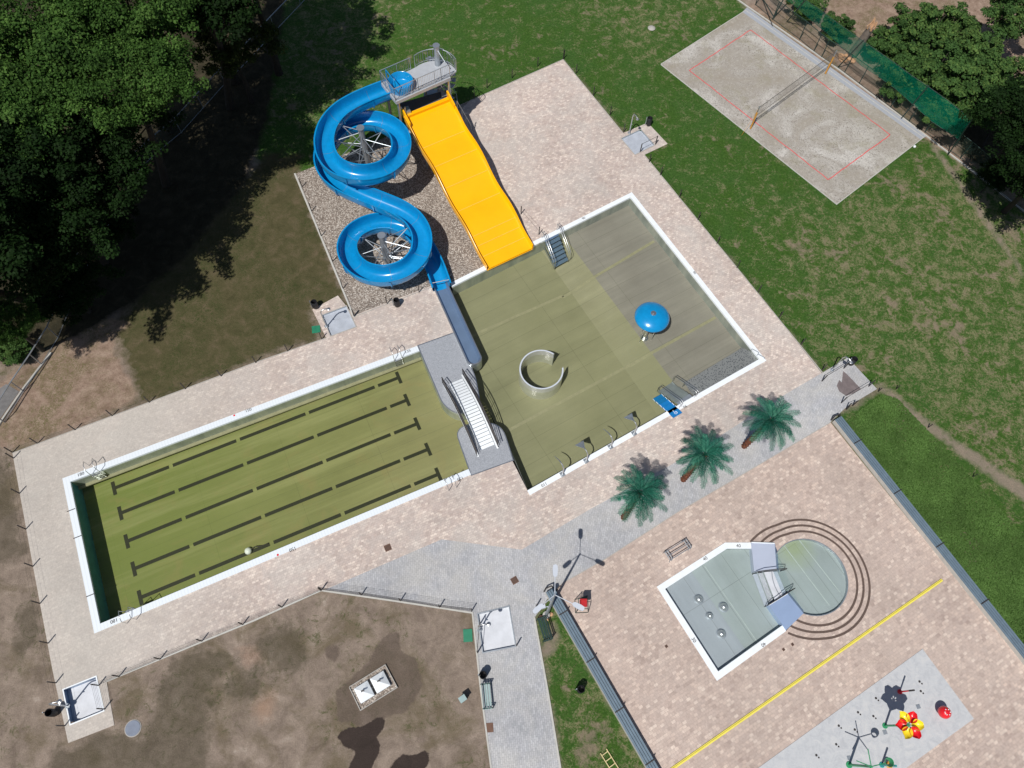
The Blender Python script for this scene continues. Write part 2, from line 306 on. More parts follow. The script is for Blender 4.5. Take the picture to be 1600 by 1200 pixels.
# ------------------------------------------------------------------ mesh builder
class MB:
    def __init__(s): s.v = []; s.f = []; s.sm = False
    def add(s, vs, fs):
        o = len(s.v); s.v += [tuple(x) for x in vs]; s.f += [tuple(i+o for i in f) for f in fs]; return s
    def box(s, c, sz, ang=0, tilt=None):
        c = Vector(c); R = Matrix.Rotation(ang,3,'Z')
        if tilt is not None: R = R @ tilt
        vs = [c + R @ Vector((x*sz[0]/2, y*sz[1]/2, z*sz[2]/2)) for x in (-1,1) for y in (-1,1) for z in (-1,1)]
        return s.add(vs, [(0,1,3,2),(4,6,7,5),(0,4,5,1),(2,3,7,6),(0,2,6,4),(1,5,7,3)])
    def bar(s, a, b, w, h):
        a = Vector(a); b = Vector(b); d = (b-a); L = d.length
        x = d.normalized(); y = Vector((0,0,1)).cross(x)
        if y.length < 1e-4: y = Vector((0,1,0))
        y.normalize(); z = x.cross(y)
        vs = [a + x*L*t + y*w*u/2 + z*h*q/2 for t in (0,1) for u in (-1,1) for q in (-1,1)]
        return s.add(vs, [(0,1,3,2),(4,6,7,5),(0,4,5,1),(2,3,7,6),(0,2,6,4),(1,5,7,3)])
    def tube(s, pts, r, n=8, caps=True, r2=None):
        pts = [Vector(p) for p in pts]; s.sm = True; m = len(pts); rings = []
        prev = None
        for i, p in enumerate(pts):
            d = (pts[min(i+1,m-1)] - pts[max(i-1,0)]).normalized()
            u = prev if prev is not None else (Vector((0,0,1)) if abs(d.z) < .95 else Vector((1,0,0)))
            u = (u - d*u.dot(d)).normalized(); prev = u; w = d.cross(u)
            rr = r if r2 is None else r + (r2-r)*i/(m-1)
            rings.append([p + (u*math.cos(a)+w*math.sin(a))*rr for a in [2*PI*j/n for j in range(n)]])
        vs = [q for rg in rings for q in rg]
        fs = [(i*n+j, i*n+(j+1)%n, (i+1)*n+(j+1)%n, (i+1)*n+j) for i in range(m-1) for j in range(n)]
        if caps: fs += [tuple(range(n))[::-1], tuple((m-1)*n+j for j in range(n))]
        return s.add(vs, fs)
    def lathe(s, c, prof, n=24, close=True):
        c = Vector(c); s.sm = True
        vs = [c + Vector((r*math.cos(2*PI*j/n), r*math.sin(2*PI*j/n), z)) for r, z in prof for j in range(n)]
        m = len(prof)
        fs = [(i*n+j, i*n+(j+1)%n, (i+1)*n+(j+1)%n, (i+1)*n+j) for i in range(m-1) for j in range(n)]
        if close: fs += [tuple(range(n))[::-1], tuple((m-1)*n+j for j in range(n))]
        return s.add(vs, fs)
    def prism(s, poly, z0, z1):
        n = len(poly); vs = [(p[0],p[1],z0) for p in poly] + [(p[0],p[1],z1) for p in poly]
        fs = [tuple(range(n))[::-1], tuple(range(n,2*n))] + [(i,(i+1)%n,n+(i+1)%n,n+i) for i in range(n)]
        return s.add(vs, fs)
    def strip(s, a, b):                        # quads between two polylines
        n = len(a); return s.add(list(a)+list(b), [(i,i+1,n+i+1,n+i) for i in range(n-1)])
    def build(s, name, mat, parent=None, smooth=None):
        o0 = Vector(parent.get('_w', (0,0,0))) if parent else Vector((0,0,0))
        me = bpy.data.meshes.new(name)
        me.from_pydata([(x-o0.x,y-o0.y,z-o0.z) for x,y,z in s.v], [], s.f); me.materials.append(mat)
        sm = s.sm if smooth is None else smooth
        if sm:
            me.polygons.foreach_set('use_smooth', [len(p.vertices) == 4 for p in me.polygons])
            try: me.set_sharp_from_angle(angle=R_(50))
            except Exception: pass
        me.update()
        o = bpy.data.objects.new(name, me); COL.objects.link(o)
        if parent: o.parent = parent; o['_w'] = tuple(o0)
        return o
def bld(mb, name, mat, parent): return mb.build(name, mat, parent)
def thing(name, label, cat, loc=(0,0,0), group=None):
    o = bpy.data.objects.new(name, None); COL.objects.link(o); o.location = loc; o.empty_display_size = .3
    o['_w'] = tuple(loc); o['label'] = label; o['category'] = cat
    if group: o['group'] = group
    return o
def tag(o, label, cat, group=None):
    o['label'] = label; o['category'] = cat
    if group: o['group'] = group
    return o
def struct(o, kind='structure'): o['kind'] = kind; return o
def dup(root, loc, rz=0, label=None, scale=1):
    def rec(o, par):
        c = o.copy(); COL.objects.link(c)
        if par: c.parent = par
        for ch in [q for q in KIDS.get(o.name, [])]: rec(ch, c)
        return c
    r = rec(root, None); r.location = loc; r.rotation_euler = (0,0,rz); r.scale = (scale,)*3 if not hasattr(scale,'__len__') else scale
    if label: r['label'] = label
    return r
KIDS = {}
def index(root):
    KIDS[root.name] = [o for o in bpy.data.objects if o.parent == root]
    for c in KIDS[root.name]: index(c)
def inside(p, poly):
    x, y = p[0], p[1]; c = False; n = len(poly)
    for i in range(n):
        x1, y1 = poly[i][0], poly[i][1]; x2, y2 = poly[(i+1)%n][0], poly[(i+1)%n][1]
        if (y1 > y) != (y2 > y) and x < (x2-x1)*(y-y1)/(y2-y1)+x1: c = not c
    return c
def sheet(name, outer, z, mat, holes=(), parent=None, kind='structure', zf=None, skirt=0):
    loops = [outer] + list(holes); vs = []; es = []
    for lp in loops:
        o = len(vs); vs += [Vector((p[0],p[1])) for p in lp]; es += [(o+i, o+(i+1)%len(lp)) for i in range(len(lp))]
    r = delaunay_2d_cdt(vs, es, [], 0, 1e-5)
    ov, of = r[0], r[2]
    fs = []
    for f in of:
        c = sum((ov[i] for i in f), Vector((0,0)))/len(f)
        if inside(c, outer) and not any(inside(c, h) for h in holes):
            a = (ov[f[1]]-ov[f[0]]).cross(ov[f[2]]-ov[f[0]]); fs.append(tuple(f) if a > 0 else tuple(f)[::-1])
    zz = zf if zf else (lambda x, y: z)
    mb = MB(); mb.add([(v.x, v.y, zz(v.x,v.y)) for v in ov], fs)
    if skirt:
        n = len(outer); a = [(p[0],p[1],z) for p in outer]; b = [(p[0],p[1],z-skirt) for p in outer]
        mb.strip(a+[a[0]], b+[b[0]])
    o = mb.build(name, mat, parent)
    if kind and not parent: struct(o, kind)
    return o
def V2(p): return Vector((p[0], p[1]))
def offset(pts, d, closed=False):               # shift a polyline sideways (left of travel = +d)
    n = len(pts); out = []
    for i in range(n):
        p = V2(pts[i]); 
        a = V2(pts[i-1]) if (i > 0 or closed) else None
        b = V2(pts[(i+1)%n]) if (i < n-1 or closed) else None
        nn = []
        if a is not None: t = (p-a).normalized(); nn.append(Vector((-t.y, t.x)))
        if b is not None: t = (b-p).normalized(); nn.append(Vector((-t.y, t.x)))
        if len(nn) == 1: out.append(p+nn[0]*d)
        else:
            m = (nn[0]+nn[1]).normalized(); out.append(p + m*d/max(.3, m.dot(nn[0])))
    return out
def z3(pts, z): return [Vector((p[0],p[1],z)) for p in pts]
def rimstrip(pts, w, z0, z1, side=1):
    a = [V2(p) for p in pts]; b = offset(pts, w*side)
    mb = MB(); mb.strip(z3(a,z1), z3(b,z1)); mb.strip(z3(b,z1), z3(b,z0)); mb.strip(z3(a,z0), z3(a,z1))
    for q in (0,-1): mb.add([(*a[q],z0),(*b[q],z0),(*b[q],z1),(*a[q],z1)], [(0,1,2,3)])
    return mb, b
def text(s, loc, ang, size, mat, parent, flip=False):
    cu = bpy.data.curves.new('t','FONT'); cu.body = s; cu.size = size; cu.align_x = 'CENTER'; cu.align_y = 'CENTER'; cu.extrude = .004
    o = bpy.data.objects.new('t', cu); COL.objects.link(o); bpy.context.view_layer.update()
    me = bpy.data.meshes.new_from_object(o.evaluated_get(bpy.context.evaluated_depsgraph_get())); bpy.data.objects.remove(o)
    me.name = 'depth_mark'; me.materials.clear(); me.materials.append(mat)
    q = bpy.data.objects.new('depth_mark', me); COL.objects.link(q); q.parent = parent
    w = Vector(parent['_w']) if parent else Vector((0,0,0)); q.location = Vector(loc)-w; q.rotation_euler = (0,0,ang)
    return q
# ================================================================== GROUND
G = lambda pts: [V2(p) for p in PP(pts)]
main_outer = G([(20,709),(118,671),(235,629),(400,567),(510,529),(488,484),(528,462),(553,493),(676,446),(703,443),(752,418),(832,386),(795,372),(700,190),(735,157),(880,93),(974,208),(1012,192),(1043,225),(1007,242),(1130,392),(1285,585),(1217,622),(1127,680),(1060,720),(920,797),(815,859),(690,843),(502,924),(400,970),(300,1011),(167,1066),(179,1133),(107,1161),(82,1045),(52,885)])
grey_outer = G([(502,924),(690,843),(815,859),(920,797),(1060,720),(1127,680),(1217,622),(1286,582),(1324,559),(1370,608),(1319,639),(1297,660),(1170,735),(1055,802),(944,874),(880,910),(858,932),(836,964),(858,1085),(878,1206),(885,1250),(775,1250),(766,1200),(750,1080),(737,959),(620,941)])
kid_outer = G([(866,929),(880,910),(944,874),(1055,802),(1170,735),(1297,660),(1450,850),(1610,1050),(1800,1290),(1700,1400),(1130,1400),(1016,1200)])
gravel_outer = G([(462,272),(590,220),(735,157),(790,270),(845,380),(752,420),(703,444),(678,447),(553,494)])
splash_outer = G([(1441,1014),(1521,1123),(1140,1400),(1060,1290)])
sand_outer = G([(1033,101),(1165,17),(1442,215),(1307,319)])
strip_outer = G([(1167,12),(1160,19),(1438,218),(1448,213)])
pool_hole = G([(98,748),(148,990),(736,742),(800,719),(828,774),(1197,564),(987,301),(703,443),(676,447),(710,520),(652,541)])
KC = P(1265,901); KR = (P(1323,901)-KC).length
circ = [V2(KC)+Vector((math.cos(a),math.sin(a)))*KR for a in [2*PI*i/48 for i in range(48)]]
kid_quad = G([(1172,848),(1132,848),(1026,917),(1120,1064),(1228,986),(1255,957),(1212,855)])
basins = {'a':G([(504,493),(541,479),(556,511),(517,525)]), 'b':G([(971,217),(1001,203),(1022,227),(992,242)]),
          'c':G([(1291,590),(1322,573),(1345,607),(1314,625)]),
          'd':G([(100,1078),(150,1058),(162,1110),(111,1131)]), 'e':G([(747,960),(795,948),(805,1009),(755,1019)])}
sheet('poolside_paving', main_outer, .03, M['pave'], [pool_hole, basins['a'], basins['b'], basins['d']], skirt=.2)
sheet('grey_path', grey_outer, .034, M['grey'], [basins['e']], skirt=.2)
sheet('childrens_paving', kid_outer, .026, M['pavek'], [kid_quad, circ], skirt=.2)
sheet('gravel_bed', gravel_outer, .018, M['gravel'])
sheet('splash_pad', splash_outer, .05, M['splash'], skirt=.05)
sheet('sand_court', sand_outer, .02, M['sand'])
sheet('concrete_strip', strip_outer, .03, simple('blue_grey_concrete', lin(158,162,170), .8, var=.05), skirt=.1)
# ground grid with survey masks
xs = np.concatenate([[-900,-400,-150,-90], np.arange(-62,68,.4), [90,150,400,900]])
ys = np.concatenate([[-900,-400,-120,-50,-22], np.arange(-14,84,.4), [100,150,400,900]])
X, Y = np.meshgrid(xs, ys, indexing='ij'); nx, ny = X.shape
def sdist(poly):
    px, py = X.ravel(), Y.ravel(); d = np.full(px.shape, 1e9); ins = np.zeros(px.shape, bool)
    n = len(poly)
    for i in range(n):
        x1,y1 = poly[i]; x2,y2 = poly[(i+1)%n]; ex, ey = x2-x1, y2-y1
        t = np.clip(((px-x1)*ex+(py-y1)*ey)/(ex*ex+ey*ey+1e-12), 0, 1)
        d = np.minimum(d, np.hypot(px-x1-t*ex, py-y1-t*ey))
        c = ((y1 > py) != (y2 > py)) & (px < (x2-x1)*(py-y1)/(y2-y1+1e-12)+x1); ins ^= c
    return np.where(ins, d, -d)
def mask(polys, w=1.5):
    r = np.zeros(X.size)
    for pl in polys: r = np.maximum(r, np.clip(.5+sdist(G(pl))/(2*w), 0, 1))
    return r
lawn_m = mask([[(370,-200),(395,120),(400,250),(480,272),(735,165),(880,95),(1290,590),(1375,610),(1600,800),(1900,1100),(2200,400),(1600,330),(1440,210),(1165,12),(1120,-40),(800,-200)],
               [(1300,655),(1390,600),(1650,830),(1900,1300),(1640,1090)], [(835,960),(862,930),(1020,1215),(1000,1300),(880,1210)]])
straw_m = mask([[(1290,590),(1375,610),(1600,800),(1750,700),(1650,330),(1480,250),(1200,330)], [(455,0),(620,0),(560,130),(500,200),(440,150)], [(835,960),(862,930),(1020,1215),(1000,1300),(880,1210)], [(900,0),(1130,0),(1000,100)]], 3)
sandy_m = mask([[(-60,700),(20,700),(115,668),(212,630),(205,595),(180,555),(178,520),(205,505),(150,490),(60,560),(-40,620)], [(1300,-90),(1700,-90),(1700,200),(1560,150),(1470,110),(1400,100),(1350,70),(1290,20)], [(1165,8),(1200,0),(1450,195),(1600,300),(1600,322),(1440,212)],[(370,1015),(400,1005),(415,1035),(385,1045)]])
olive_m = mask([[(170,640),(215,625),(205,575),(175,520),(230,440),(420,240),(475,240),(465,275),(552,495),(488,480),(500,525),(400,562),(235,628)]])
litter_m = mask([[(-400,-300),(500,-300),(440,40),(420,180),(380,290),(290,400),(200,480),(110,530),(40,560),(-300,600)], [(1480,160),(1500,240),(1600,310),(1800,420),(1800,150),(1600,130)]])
wet_m = mask([[(525,1080),(570,1040),(595,1000),(612,985),(625,990),(626,1022),(650,1030),(662,1070),(640,1110),(600,1120),(570,1132),(528,1130)], [(508,1010),(522,1005),(535,1015),(528,1035),(510,1030)]], .6)
wet2_m = mask([[(528,1145),(545,1135),(560,1140),(570,1135),(590,1120),(602,1122),(598,1140),(590,1150),(597,1170),(580,1200),(580,1260),(530,1260),(545,1200),(556,1172),(540,1168),(528,1155)], [(610,1200),(625,1178),(650,1180),(668,1170),(674,1185),(660,1205),(640,1260),(590,1260)]], .5)
dk_m = mask([[(262,1040),(300,1015),(345,1015),(365,1030),(370,1050),(345,1055),(332,1075),(325,1100),(325,1300),(190,1300),(200,1180),(230,1150),(245,1090)], [(398,1002),(410,1030),(430,1055),(462,1048),(482,1020),(470,985),(440,970),(415,985)], [(348,1062),(385,1050),(400,1045),(402,1085),(372,1100),(350,1088)], [(-60,720),(8,712),(40,860),(20,880),(-60,900)], [(20,940),(60,950),(70,1010),(30,1020)], [(90,1170),(170,1140),(240,1150),(200,1300),(60,1300)]], 1.0)
orange_m = mask([[(398,1102),(410,1092),(420,1084),(428,1087),(427,1104),(420,1122),(406,1124),(398,1116)]], .8)
dirt_m = mask([[(1372,602),(1384,600),(1430,643),(1520,705),(1600,760),(1660,805),(1660,828),(1600,783),(1500,710),(1420,652)], [(1455,228),(1460,226),(1540,335),(1600,425),(1600,432),(1535,345)],[(866,1016),(873,990),(865,970),(850,1000),(850,1025)]], .6)
me = bpy.data.meshes.new('ground')
vs = np.stack([X.ravel(), Y.ravel(), np.zeros(X.size)], 1)
hp = offset(pool_hole, -.1, True); kh = offset(kid_quad, -.1, True)
if not inside(pool_hole[0], hp): hp = offset(pool_hole, .1, True)
if not inside(kid_quad[0], kh): kh = offset(kid_quad, .1, True)
hol = [x for x in (hp, kh, [V2(KC)+Vector((math.cos(a),math.sin(a)))*(KR+.1) for a in [2*PI*i/24 for i in range(24)]])]
def insm(poly):
    return sdist([tuple(p) for p in poly]) > 0
HM = np.zeros(X.size, bool)
for h in hol: HM |= insm(h)
for b in basins.values(): HM |= insm(b)
HM = HM.reshape(nx, ny)
faces = []
for i in range(nx-1):
    for j in range(ny-1):
        if HM[i,j] or HM[i+1,j] or HM[i,j+1] or HM[i+1,j+1]: continue
        a = i*ny+j; faces.append((a, a+ny, a+ny+1, a+1))
me.from_pydata(vs.tolist(), [], faces)
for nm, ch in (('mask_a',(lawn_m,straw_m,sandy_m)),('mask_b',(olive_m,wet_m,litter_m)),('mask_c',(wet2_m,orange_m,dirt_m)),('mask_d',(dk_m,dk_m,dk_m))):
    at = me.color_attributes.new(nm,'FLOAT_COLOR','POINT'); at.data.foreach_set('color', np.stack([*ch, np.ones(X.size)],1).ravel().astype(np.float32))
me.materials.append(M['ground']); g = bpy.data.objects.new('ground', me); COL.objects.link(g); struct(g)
# kerbs
def kerb(name, pts, w=.10, z=.07, mat='lightconc'):
    mb, _ = rimstrip(G(pts), w, 0, z); o = mb.build(name, M[mat]); struct(o)
kerb('path_kerb', [(167,1066),(300,1011),(400,970),(502,924),(620,941),(737,959),(750,1080),(766,1200),(775,1250)])
kerb('path_kerb', [(885,1250),(878,1206),(858,1085),(836,964)])
kerb('gravel_kerb', [(555,496),(462,271)], .14, .06)
kerb('gravel_kerb', [(678,447),(553,495)], .06, .05, 'conc')
kerb('court_kerb', [(1033,101),(1165,17),(1442,215),(1307,319),(1033,101)], .06, .05)
kerb('court_kerb', [(1640,360),(1590,322),(1530,275),(1450,214),(1310,108),(1165,8),(1140,-10)], .12, .08)
kerb('path_kerb', [(20,709),(235,629),(400,567),(510,529)], .06, .05, 'conc')
kerb('path_kerb', [(1286,583),(1130,392),(1007,243)], .07, .05, 'conc')
kerb('path_kerb', [(973,208),(880,93),(735,157)], .07, .05, 'conc')
kerb('path_kerb', [(1297,660),(1170,735),(1055,802),(944,874),(880,910)], .05, .045, 'conc')
kerb('boundary_kerb', [(-20,700),(2,662),(40,606),(82,552)], .12, .12)
sheet('grey_path', G([(-60,690),(-20,620),(10,600),(30,612),(2,652),(-30,700)]), .012, simple('dark_concrete', lin(120,118,118), .9, var=.2))
# sand lines
t = thing('volleyball_line', 'red tape marking the rectangle of the sand volleyball court', 'court line', P(1290,285))
cl = [(1173,47),(1391,211),(1294,281),(1077,110)]
for i in range(4):
    a = P(*cl[i]); b = P(*cl[(i+1)%4]); d = (b-a).normalized(); nn = Vector((-d.y,d.x,0)); mb = MB()
    m = 24; pa = []; pb = []
    for j in range(m+1):
        q = a + (b-a)*j/m + nn*random.uniform(-.03,.03); q.z = .03; w_ = .035; pa.append(q+nn*w_); pb.append(q-nn*w_)
    mb.strip(pa, pb); mb.build('tape', M['red_tape'], t)
M['endwall'] = simple('teal_end_wall', (.06,.26,.42,1), .4, var=.2)
# ================================================================== LANE POOL
LA, LB = (98,748), (148,990)
lane_rim = G([(652,541),(98,748),(148,990),(736,742)])
pool = thing('lane_pool', 'long green lane pool with five black T-ended lines and a white rim', 'swimming pool', P(400,750))
mb, lin_in = rimstrip(lane_rim, .43, -.12, .06); mb.build('rim', M['rim'], pool)
ax = (V2(P(736,742))-V2(P(148,990))).normalized()
p0 = V2(P(148,990)); LL = (V2(P(736,742))-p0).length
def lz(x, y): return -1.52 + .30*((Vector((x,y))-p0).dot(ax)/LL)
lane_floor = G([(90,740),(140,1000),(737,742),(800,719),(790,690),(728,556),(710,520),(652,541)])
sheet('floor', lane_floor, 0, M['lanefloor'], parent=pool, zf=lz)
for i_, nm_, mt_ in ((0,'wall','wall'),(1,'end_wall','endwall'),(2,'wall','wall')):
    a = [Vector((p.x,p.y,-.12)) for p in lin_in[i_:i_+2]]; b = [Vector((p.x,p.y,-2.0)) for p in lin_in[i_:i_+2]]; mb = MB(); mb.strip(a,b); mb.build(nm_, M[mt_], pool)
# ledge along the upper long wall
mb = MB(); q0, q1 = V2(lin_in[0]), V2(lin_in[1]); nn = offset([q0,q1], .22); mb.add([(*q0,-.95),(*q1,-.95),(*nn[1],-.95),(*nn[0],-.95),(*nn[0],-1.05),(*nn[1],-1.05)], [(0,1,2,3),(3,2,5,4)]); mb.build('ledge', M['weld'], pool)
def PF(px, py, dz=.006):                      # survey point on the sloping floor
    z = -1.5
    for _ in range(12):
        p = P(px,py,z); z = lz(p.x,p.y)+dz
    return P(px,py,z)
lines = [((178,763),(623,590)),((188,802),(636,625)),((198,846),(652,662)),((209,889),(669,702)),((219,934),(685,741))]
gaps = [(267,372,480,588),(276,383,493,607),(287,398,507,613),(299,411,522,628),(308,424.5,535.5,644.5)]
nrm = Vector((-ax.y, ax.x))
for (a,b),gp in zip(lines,gaps):
    A0, B0 = PF(*a), PF(*b); mb = MB(); cuts = []
    for gx_ in gp:
        py = a[1]+(b[1]-a[1])*(gx_-a[0])/(b[0]-a[0]); cuts.append(((PF(gx_,py)-A0).length)/(B0-A0).length)
    ts = [0]+cuts+[1]
    for i in range(len(ts)-1):
        s0 = A0.lerp(B0, ts[i]) + (Vector((*ax,0))*.13 if i else Vector((0,0,0))); s1 = A0.lerp(B0, ts[i+1]) - (Vector((*ax,0))*.13 if i < len(ts)-2 else Vector((0,0,0)))
        w_ = Vector((*nrm,0))*.125
        mb.add([s0-w_,s1-w_,s1+w_,s0+w_], [(0,1,2,3)])
    for c_ in (A0,B0):
        u = Vector((*ax,0))*.12; w_ = Vector((*nrm,0))*.5
        q_ = [c_-u-w_, c_+u-w_, c_+u+w_, c_-u+w_]; mb.add([(x.x,x.y,lz(x.x,x.y)+.012) for x in q_], [(0,1,2,3)])
    mb.build('lane_line', M['linepaint'], pool)
def marks(parent, items, size=.30):
    for s, px, py, ang in items: text(s, P(px,py,.068), ang, size, M['dark'], parent)
marks(pool, [('180',126,741,A_LANE),('180',178,970,A_LANE+PI),('150',388,641,A_LANE),('150',457,858,A_LANE+PI),('135',637,549,A_LANE),('135',719,748,A_LANE+PI)])
for px, py in ((366,649),(434,867)):
    mb = MB(); mb.lathe(P(px,py,.062), [(.07,0),(.07,.004)], 10); mb.build('marker', M['red'], pool)
for px,py in ((108,797),(118,839),(138,930)):
    mb = MB(); c0 = P(px,py,.064); n_ = (V2(P(148,990))-V2(P(98,748))).normalized(); mb.box((c0.x+.12,c0.y,.066),(.5,.05,.02),math.atan2(n_.y,n_.x)+PI/2); mb.build('bracket', M['dark'], pool)
def pool_ladder(px, py, ang, label):
    t = thing('pool_ladder', label, 'ladder', P(px,py,.06), 'steel ladders at the corners of the lane pool')
    c = P(px,py,.06); u = Vector((math.cos(ang),math.sin(ang),0)); v = Vector((-u.y,u.x,0))*-1     # v points into the water
    for s in (-1,1):
        q = c+u*.28*s; mb = MB(); mb.tube([q-v*.45, q-v*.45+Vector((0,0,.75)), q-v*.1+Vector((0,0,.92)), q+v*.22+Vector((0,0,.8)), q+v*.30+Vector((0,0,0)), q+v*.30+Vector((0,0,-1.1))], .022, 8); mb.build('handrail', M['steel'], t)
    for i in range(4):
        mb = MB(); z = -.12-.26*i; mb.bar(c-u*.28+v*.30+Vector((0,0,z)), c+u*.28+v*.30+Vector((0,0,z)), .09, .03); mb.build('rung', M['steel'], t)
    return t
pool_ladder(148,734,A_LANE,'steel pool ladder at the upper left corner of the lane pool')
pool_ladder(203,960,A_LANE+PI,'steel pool ladder at the lower left corner of the lane pool')
pool_ladder(620,556,A_LANE,'steel pool ladder on the upper rim beside the grey island')
pool_ladder(703,755,A_LANE+PI,'steel pool ladder on the lower rim beside the grey island')
# robot cleaner
c = PF(388,861,.1); t = thing('pool_cleaner', 'small white pool cleaner lying on the green lane pool floor', 'pool cleaner', c)
mb = MB(); mb.lathe(c, [(.20,-.08),(.24,0),(.20,.14),(.08,.2)], 16); mb.build('body', M['white'], t)
mb = MB(); mb.tube([c+Vector((.15,.05,.1)), c+Vector((.4,.25,.12)), c+Vector((.8,.3,.1)), c+Vector((1.2,.5,.05))], .03, 6); mb.build('hose', M['dark'], t)
# ================================================================== ACTIVITY POOL
apool = thing('leisure_pool', 'olive green leisure pool with brown shallow end, white rim on three sides', 'swimming pool', P(950,520))
act_rim = G([(828,774),(1197,564),(987,301),(703,443)])
mb, act_in = rimstrip(act_rim, .36, -.12, .06); mb.build('rim', M['white'], apool)
ZD, ZM, ZS = -1.25, -1.1, -1.0
dA0, dA1 = P(866,408,ZD), P(960,586,ZD)        # drop line between deep and middle floor
au = (V2(P(1197,564))-V2(P(828,774))).normalized(); av = Vector((-au.y,au.x))   # av: away from the lower rim
O = V2(P(828,774))
def auv(p): d = V2(p)-O; return d.dot(au), d.dot(av)
u1 = (auv(P(866,408,ZD))[0]+auv(P(1025,650,ZD))[0])/2
u2 = (auv(P(888,375,ZS))[0]+auv(P(1062,585,ZS))[0])/2
TT = [auv(p) for p in act_rim]; UW, VW = TT[1][0], TT[2][1]
# follow the true lines rather than the mean
def ptl(a, b, z, ext=.4):
    A_, B_ = V2(P(*a,z)), V2(P(*b,z)); return A_+(A_-B_)*ext, B_+(B_-A_)*ext
m0, m1 = ptl((866,420),(1000,610), ZD, .8); s0, s1 = ptl((886,375),(1037,577), ZS, .8)
def zact(x, y):
    return ZD
big = G([(665,430),(700,430),(828,790),(1215,566),(988,285)])
def clip(poly, a, b, keep):                    # half plane clip
    n = Vector((-(b-a).y,(b-a).x)); out = []; 
    f = lambda p: (p-a).dot(n)*keep
    for i in range(len(poly)):
        p, q = poly[i], poly[(i+1)%len(poly)]
        if f(p) >= 0: out.append(p)
        if (f(p) >= 0) != (f(q) >= 0): out.append(p+(q-p)*(f(p)/(f(p)-f(q))))
    return out
actpoly = G([(676,447),(703,443),(987,301),(1197,564),(828,774),(800,719),(785,672),(747,600),(728,556),(710,520)])
kp = 1 if (V2(P(760,600))-m0).dot(Vector((-(m1-m0).y,(m1-m0).x))) > 0 else -1
sheet('floor', clip(actpoly,m0,m1,kp), ZD, M['actfloor'], parent=apool)
mid = clip(clip(actpoly,m0,m1,-kp), s0, s1, kp)
def zmid(x, y):
    p = Vector((x,y)); n = Vector((-(m1-m0).y,(m1-m0).x)).normalized(); d1 = abs((p-m0).dot(n)); n2 = Vector((-(s1-s0).y,(s1-s0).x)).normalized(); d2 = abs((p-s0).dot(n2)); t = d1/(d1+d2+1e-6); return ZD+(ZS-ZD)*t+.0
sheet('sloping_floor', mid, 0, M['midfloor'], parent=apool, zf=zmid)
sheet('shallow_floor', clip(actpoly,s0,s1,-kp), ZS, M['shalfloor'], parent=apool)
mb = MB(); mb.strip([Vector((p.x,p.y,-.12)) for p in act_in],[Vector((p.x,p.y,-1.3)) for p in act_in]); mb.build('wall', M['wall'], apool)
mb = MB(); lw = [V2(p) for p in G([(828,774),(785,672)])]; mb.strip(z3(lw,.03), z3(lw,-1.4)); mb.build('wall', M['wall'], apool)
def zfa(p):
    p = V2(p); f = lambda a,b: (p-a).dot(Vector((-(b-a).y,(b-a).x)))*kp
    return ZD if f(m0,m1) > 0 else (ZS if f(s0,s1) < 0 else zmid(p.x,p.y))
for a,b,z in (((737,525),(880,462),ZD),((880,462),(1022,377),ZS),((790,675),(985,570),ZD),((985,570),(1118,496),ZS)):
    A_, B_ = P(*a,z), P(*b,z); n_ = Vector((-(B_-A_).y,(B_-A_).x,0)).normalized()*.11; L1 = []; L2 = []
    for j in range(31):
        q = A_.lerp(B_,j/30)
        for w_,LL_ in ((n_,L1),(-n_,L2)): p_ = q+w_; p_.z = zfa(p_)+.012; LL_.append(p_)
    mb = MB(); mb.strip(L1, L2); mb.build('weld_strip', M['weld'], apool)
marks(apool, [('90',912,341,A_ACT),('90',1085,426,A_ACT-PI/2),('90',1070,635,A_ACT+PI),('110',850,757,A_ACT+PI)], .28)
# water sheets (one object for the joined basins)
wp = G([(99,749),(149,988),(736,741),(800,719),(829,773),(1195,564),(987,303),(703,445),(677,449),(710,521),(652,542)])
o = sheet('water', wp, -.10, M['water'], kind='structure')
# ------------------------------------------------------------------ islands
def rounded(pts, rad, seg=6):
    out = []; n = len(pts)
    for i in range(n):
        r = rad[i]; p, a, b = V2(pts[i]), V2(pts[i-1]), V2(pts[(i+1)%n])
        if r <= 0: out.append(p); continue
        da, db = (a-p).normalized(), (b-p).normalized(); r_ = min(r, (a-p).length*.49, (b-p).length*.49)
        for j in range(seg+1):
            t = j/seg; out.append((p+da*r_)*(1-t)**2 + p*2*t*(1-t) + (p+db*r_)*t*t)
    return out
def island(name, pts, rad, label):
    c = P(*pts[0]); t = thing(name, label, 'platform', c, 'grey islands between the two pools')
    pl = rounded(G(pts), rad)
    o = sheet('deck', pl, .045, M['granite'], parent=t, kind=None)
    mb = MB(); q = z3(pl+[pl[0]],.04); b = z3(pl+[pl[0]],-1.9); mb.strip(q,b); mb.build('side_wall', M['wall'], t)
    i2 = offset(pl, .07, True)
    mb = MB(); mb.strip(z3(pl+[pl[0]],.05), z3(i2+[i2[0]],.05)); mb.build('edge_trim', M['steel'], t)
island('island_platform', [(652,540),(692,634),(717,650),(752,636),(744,590),(711,519)], [0,.6,1.1,1.2,.5,0], 'grey paved island at the upper end of the white footbridge')
island('island_platform', [(737,742),(712,672),(742,660),(783,664),(801,719)], [0,1.5,.8,1.3,0], 'grey paved island at the lower end of the white footbridge')
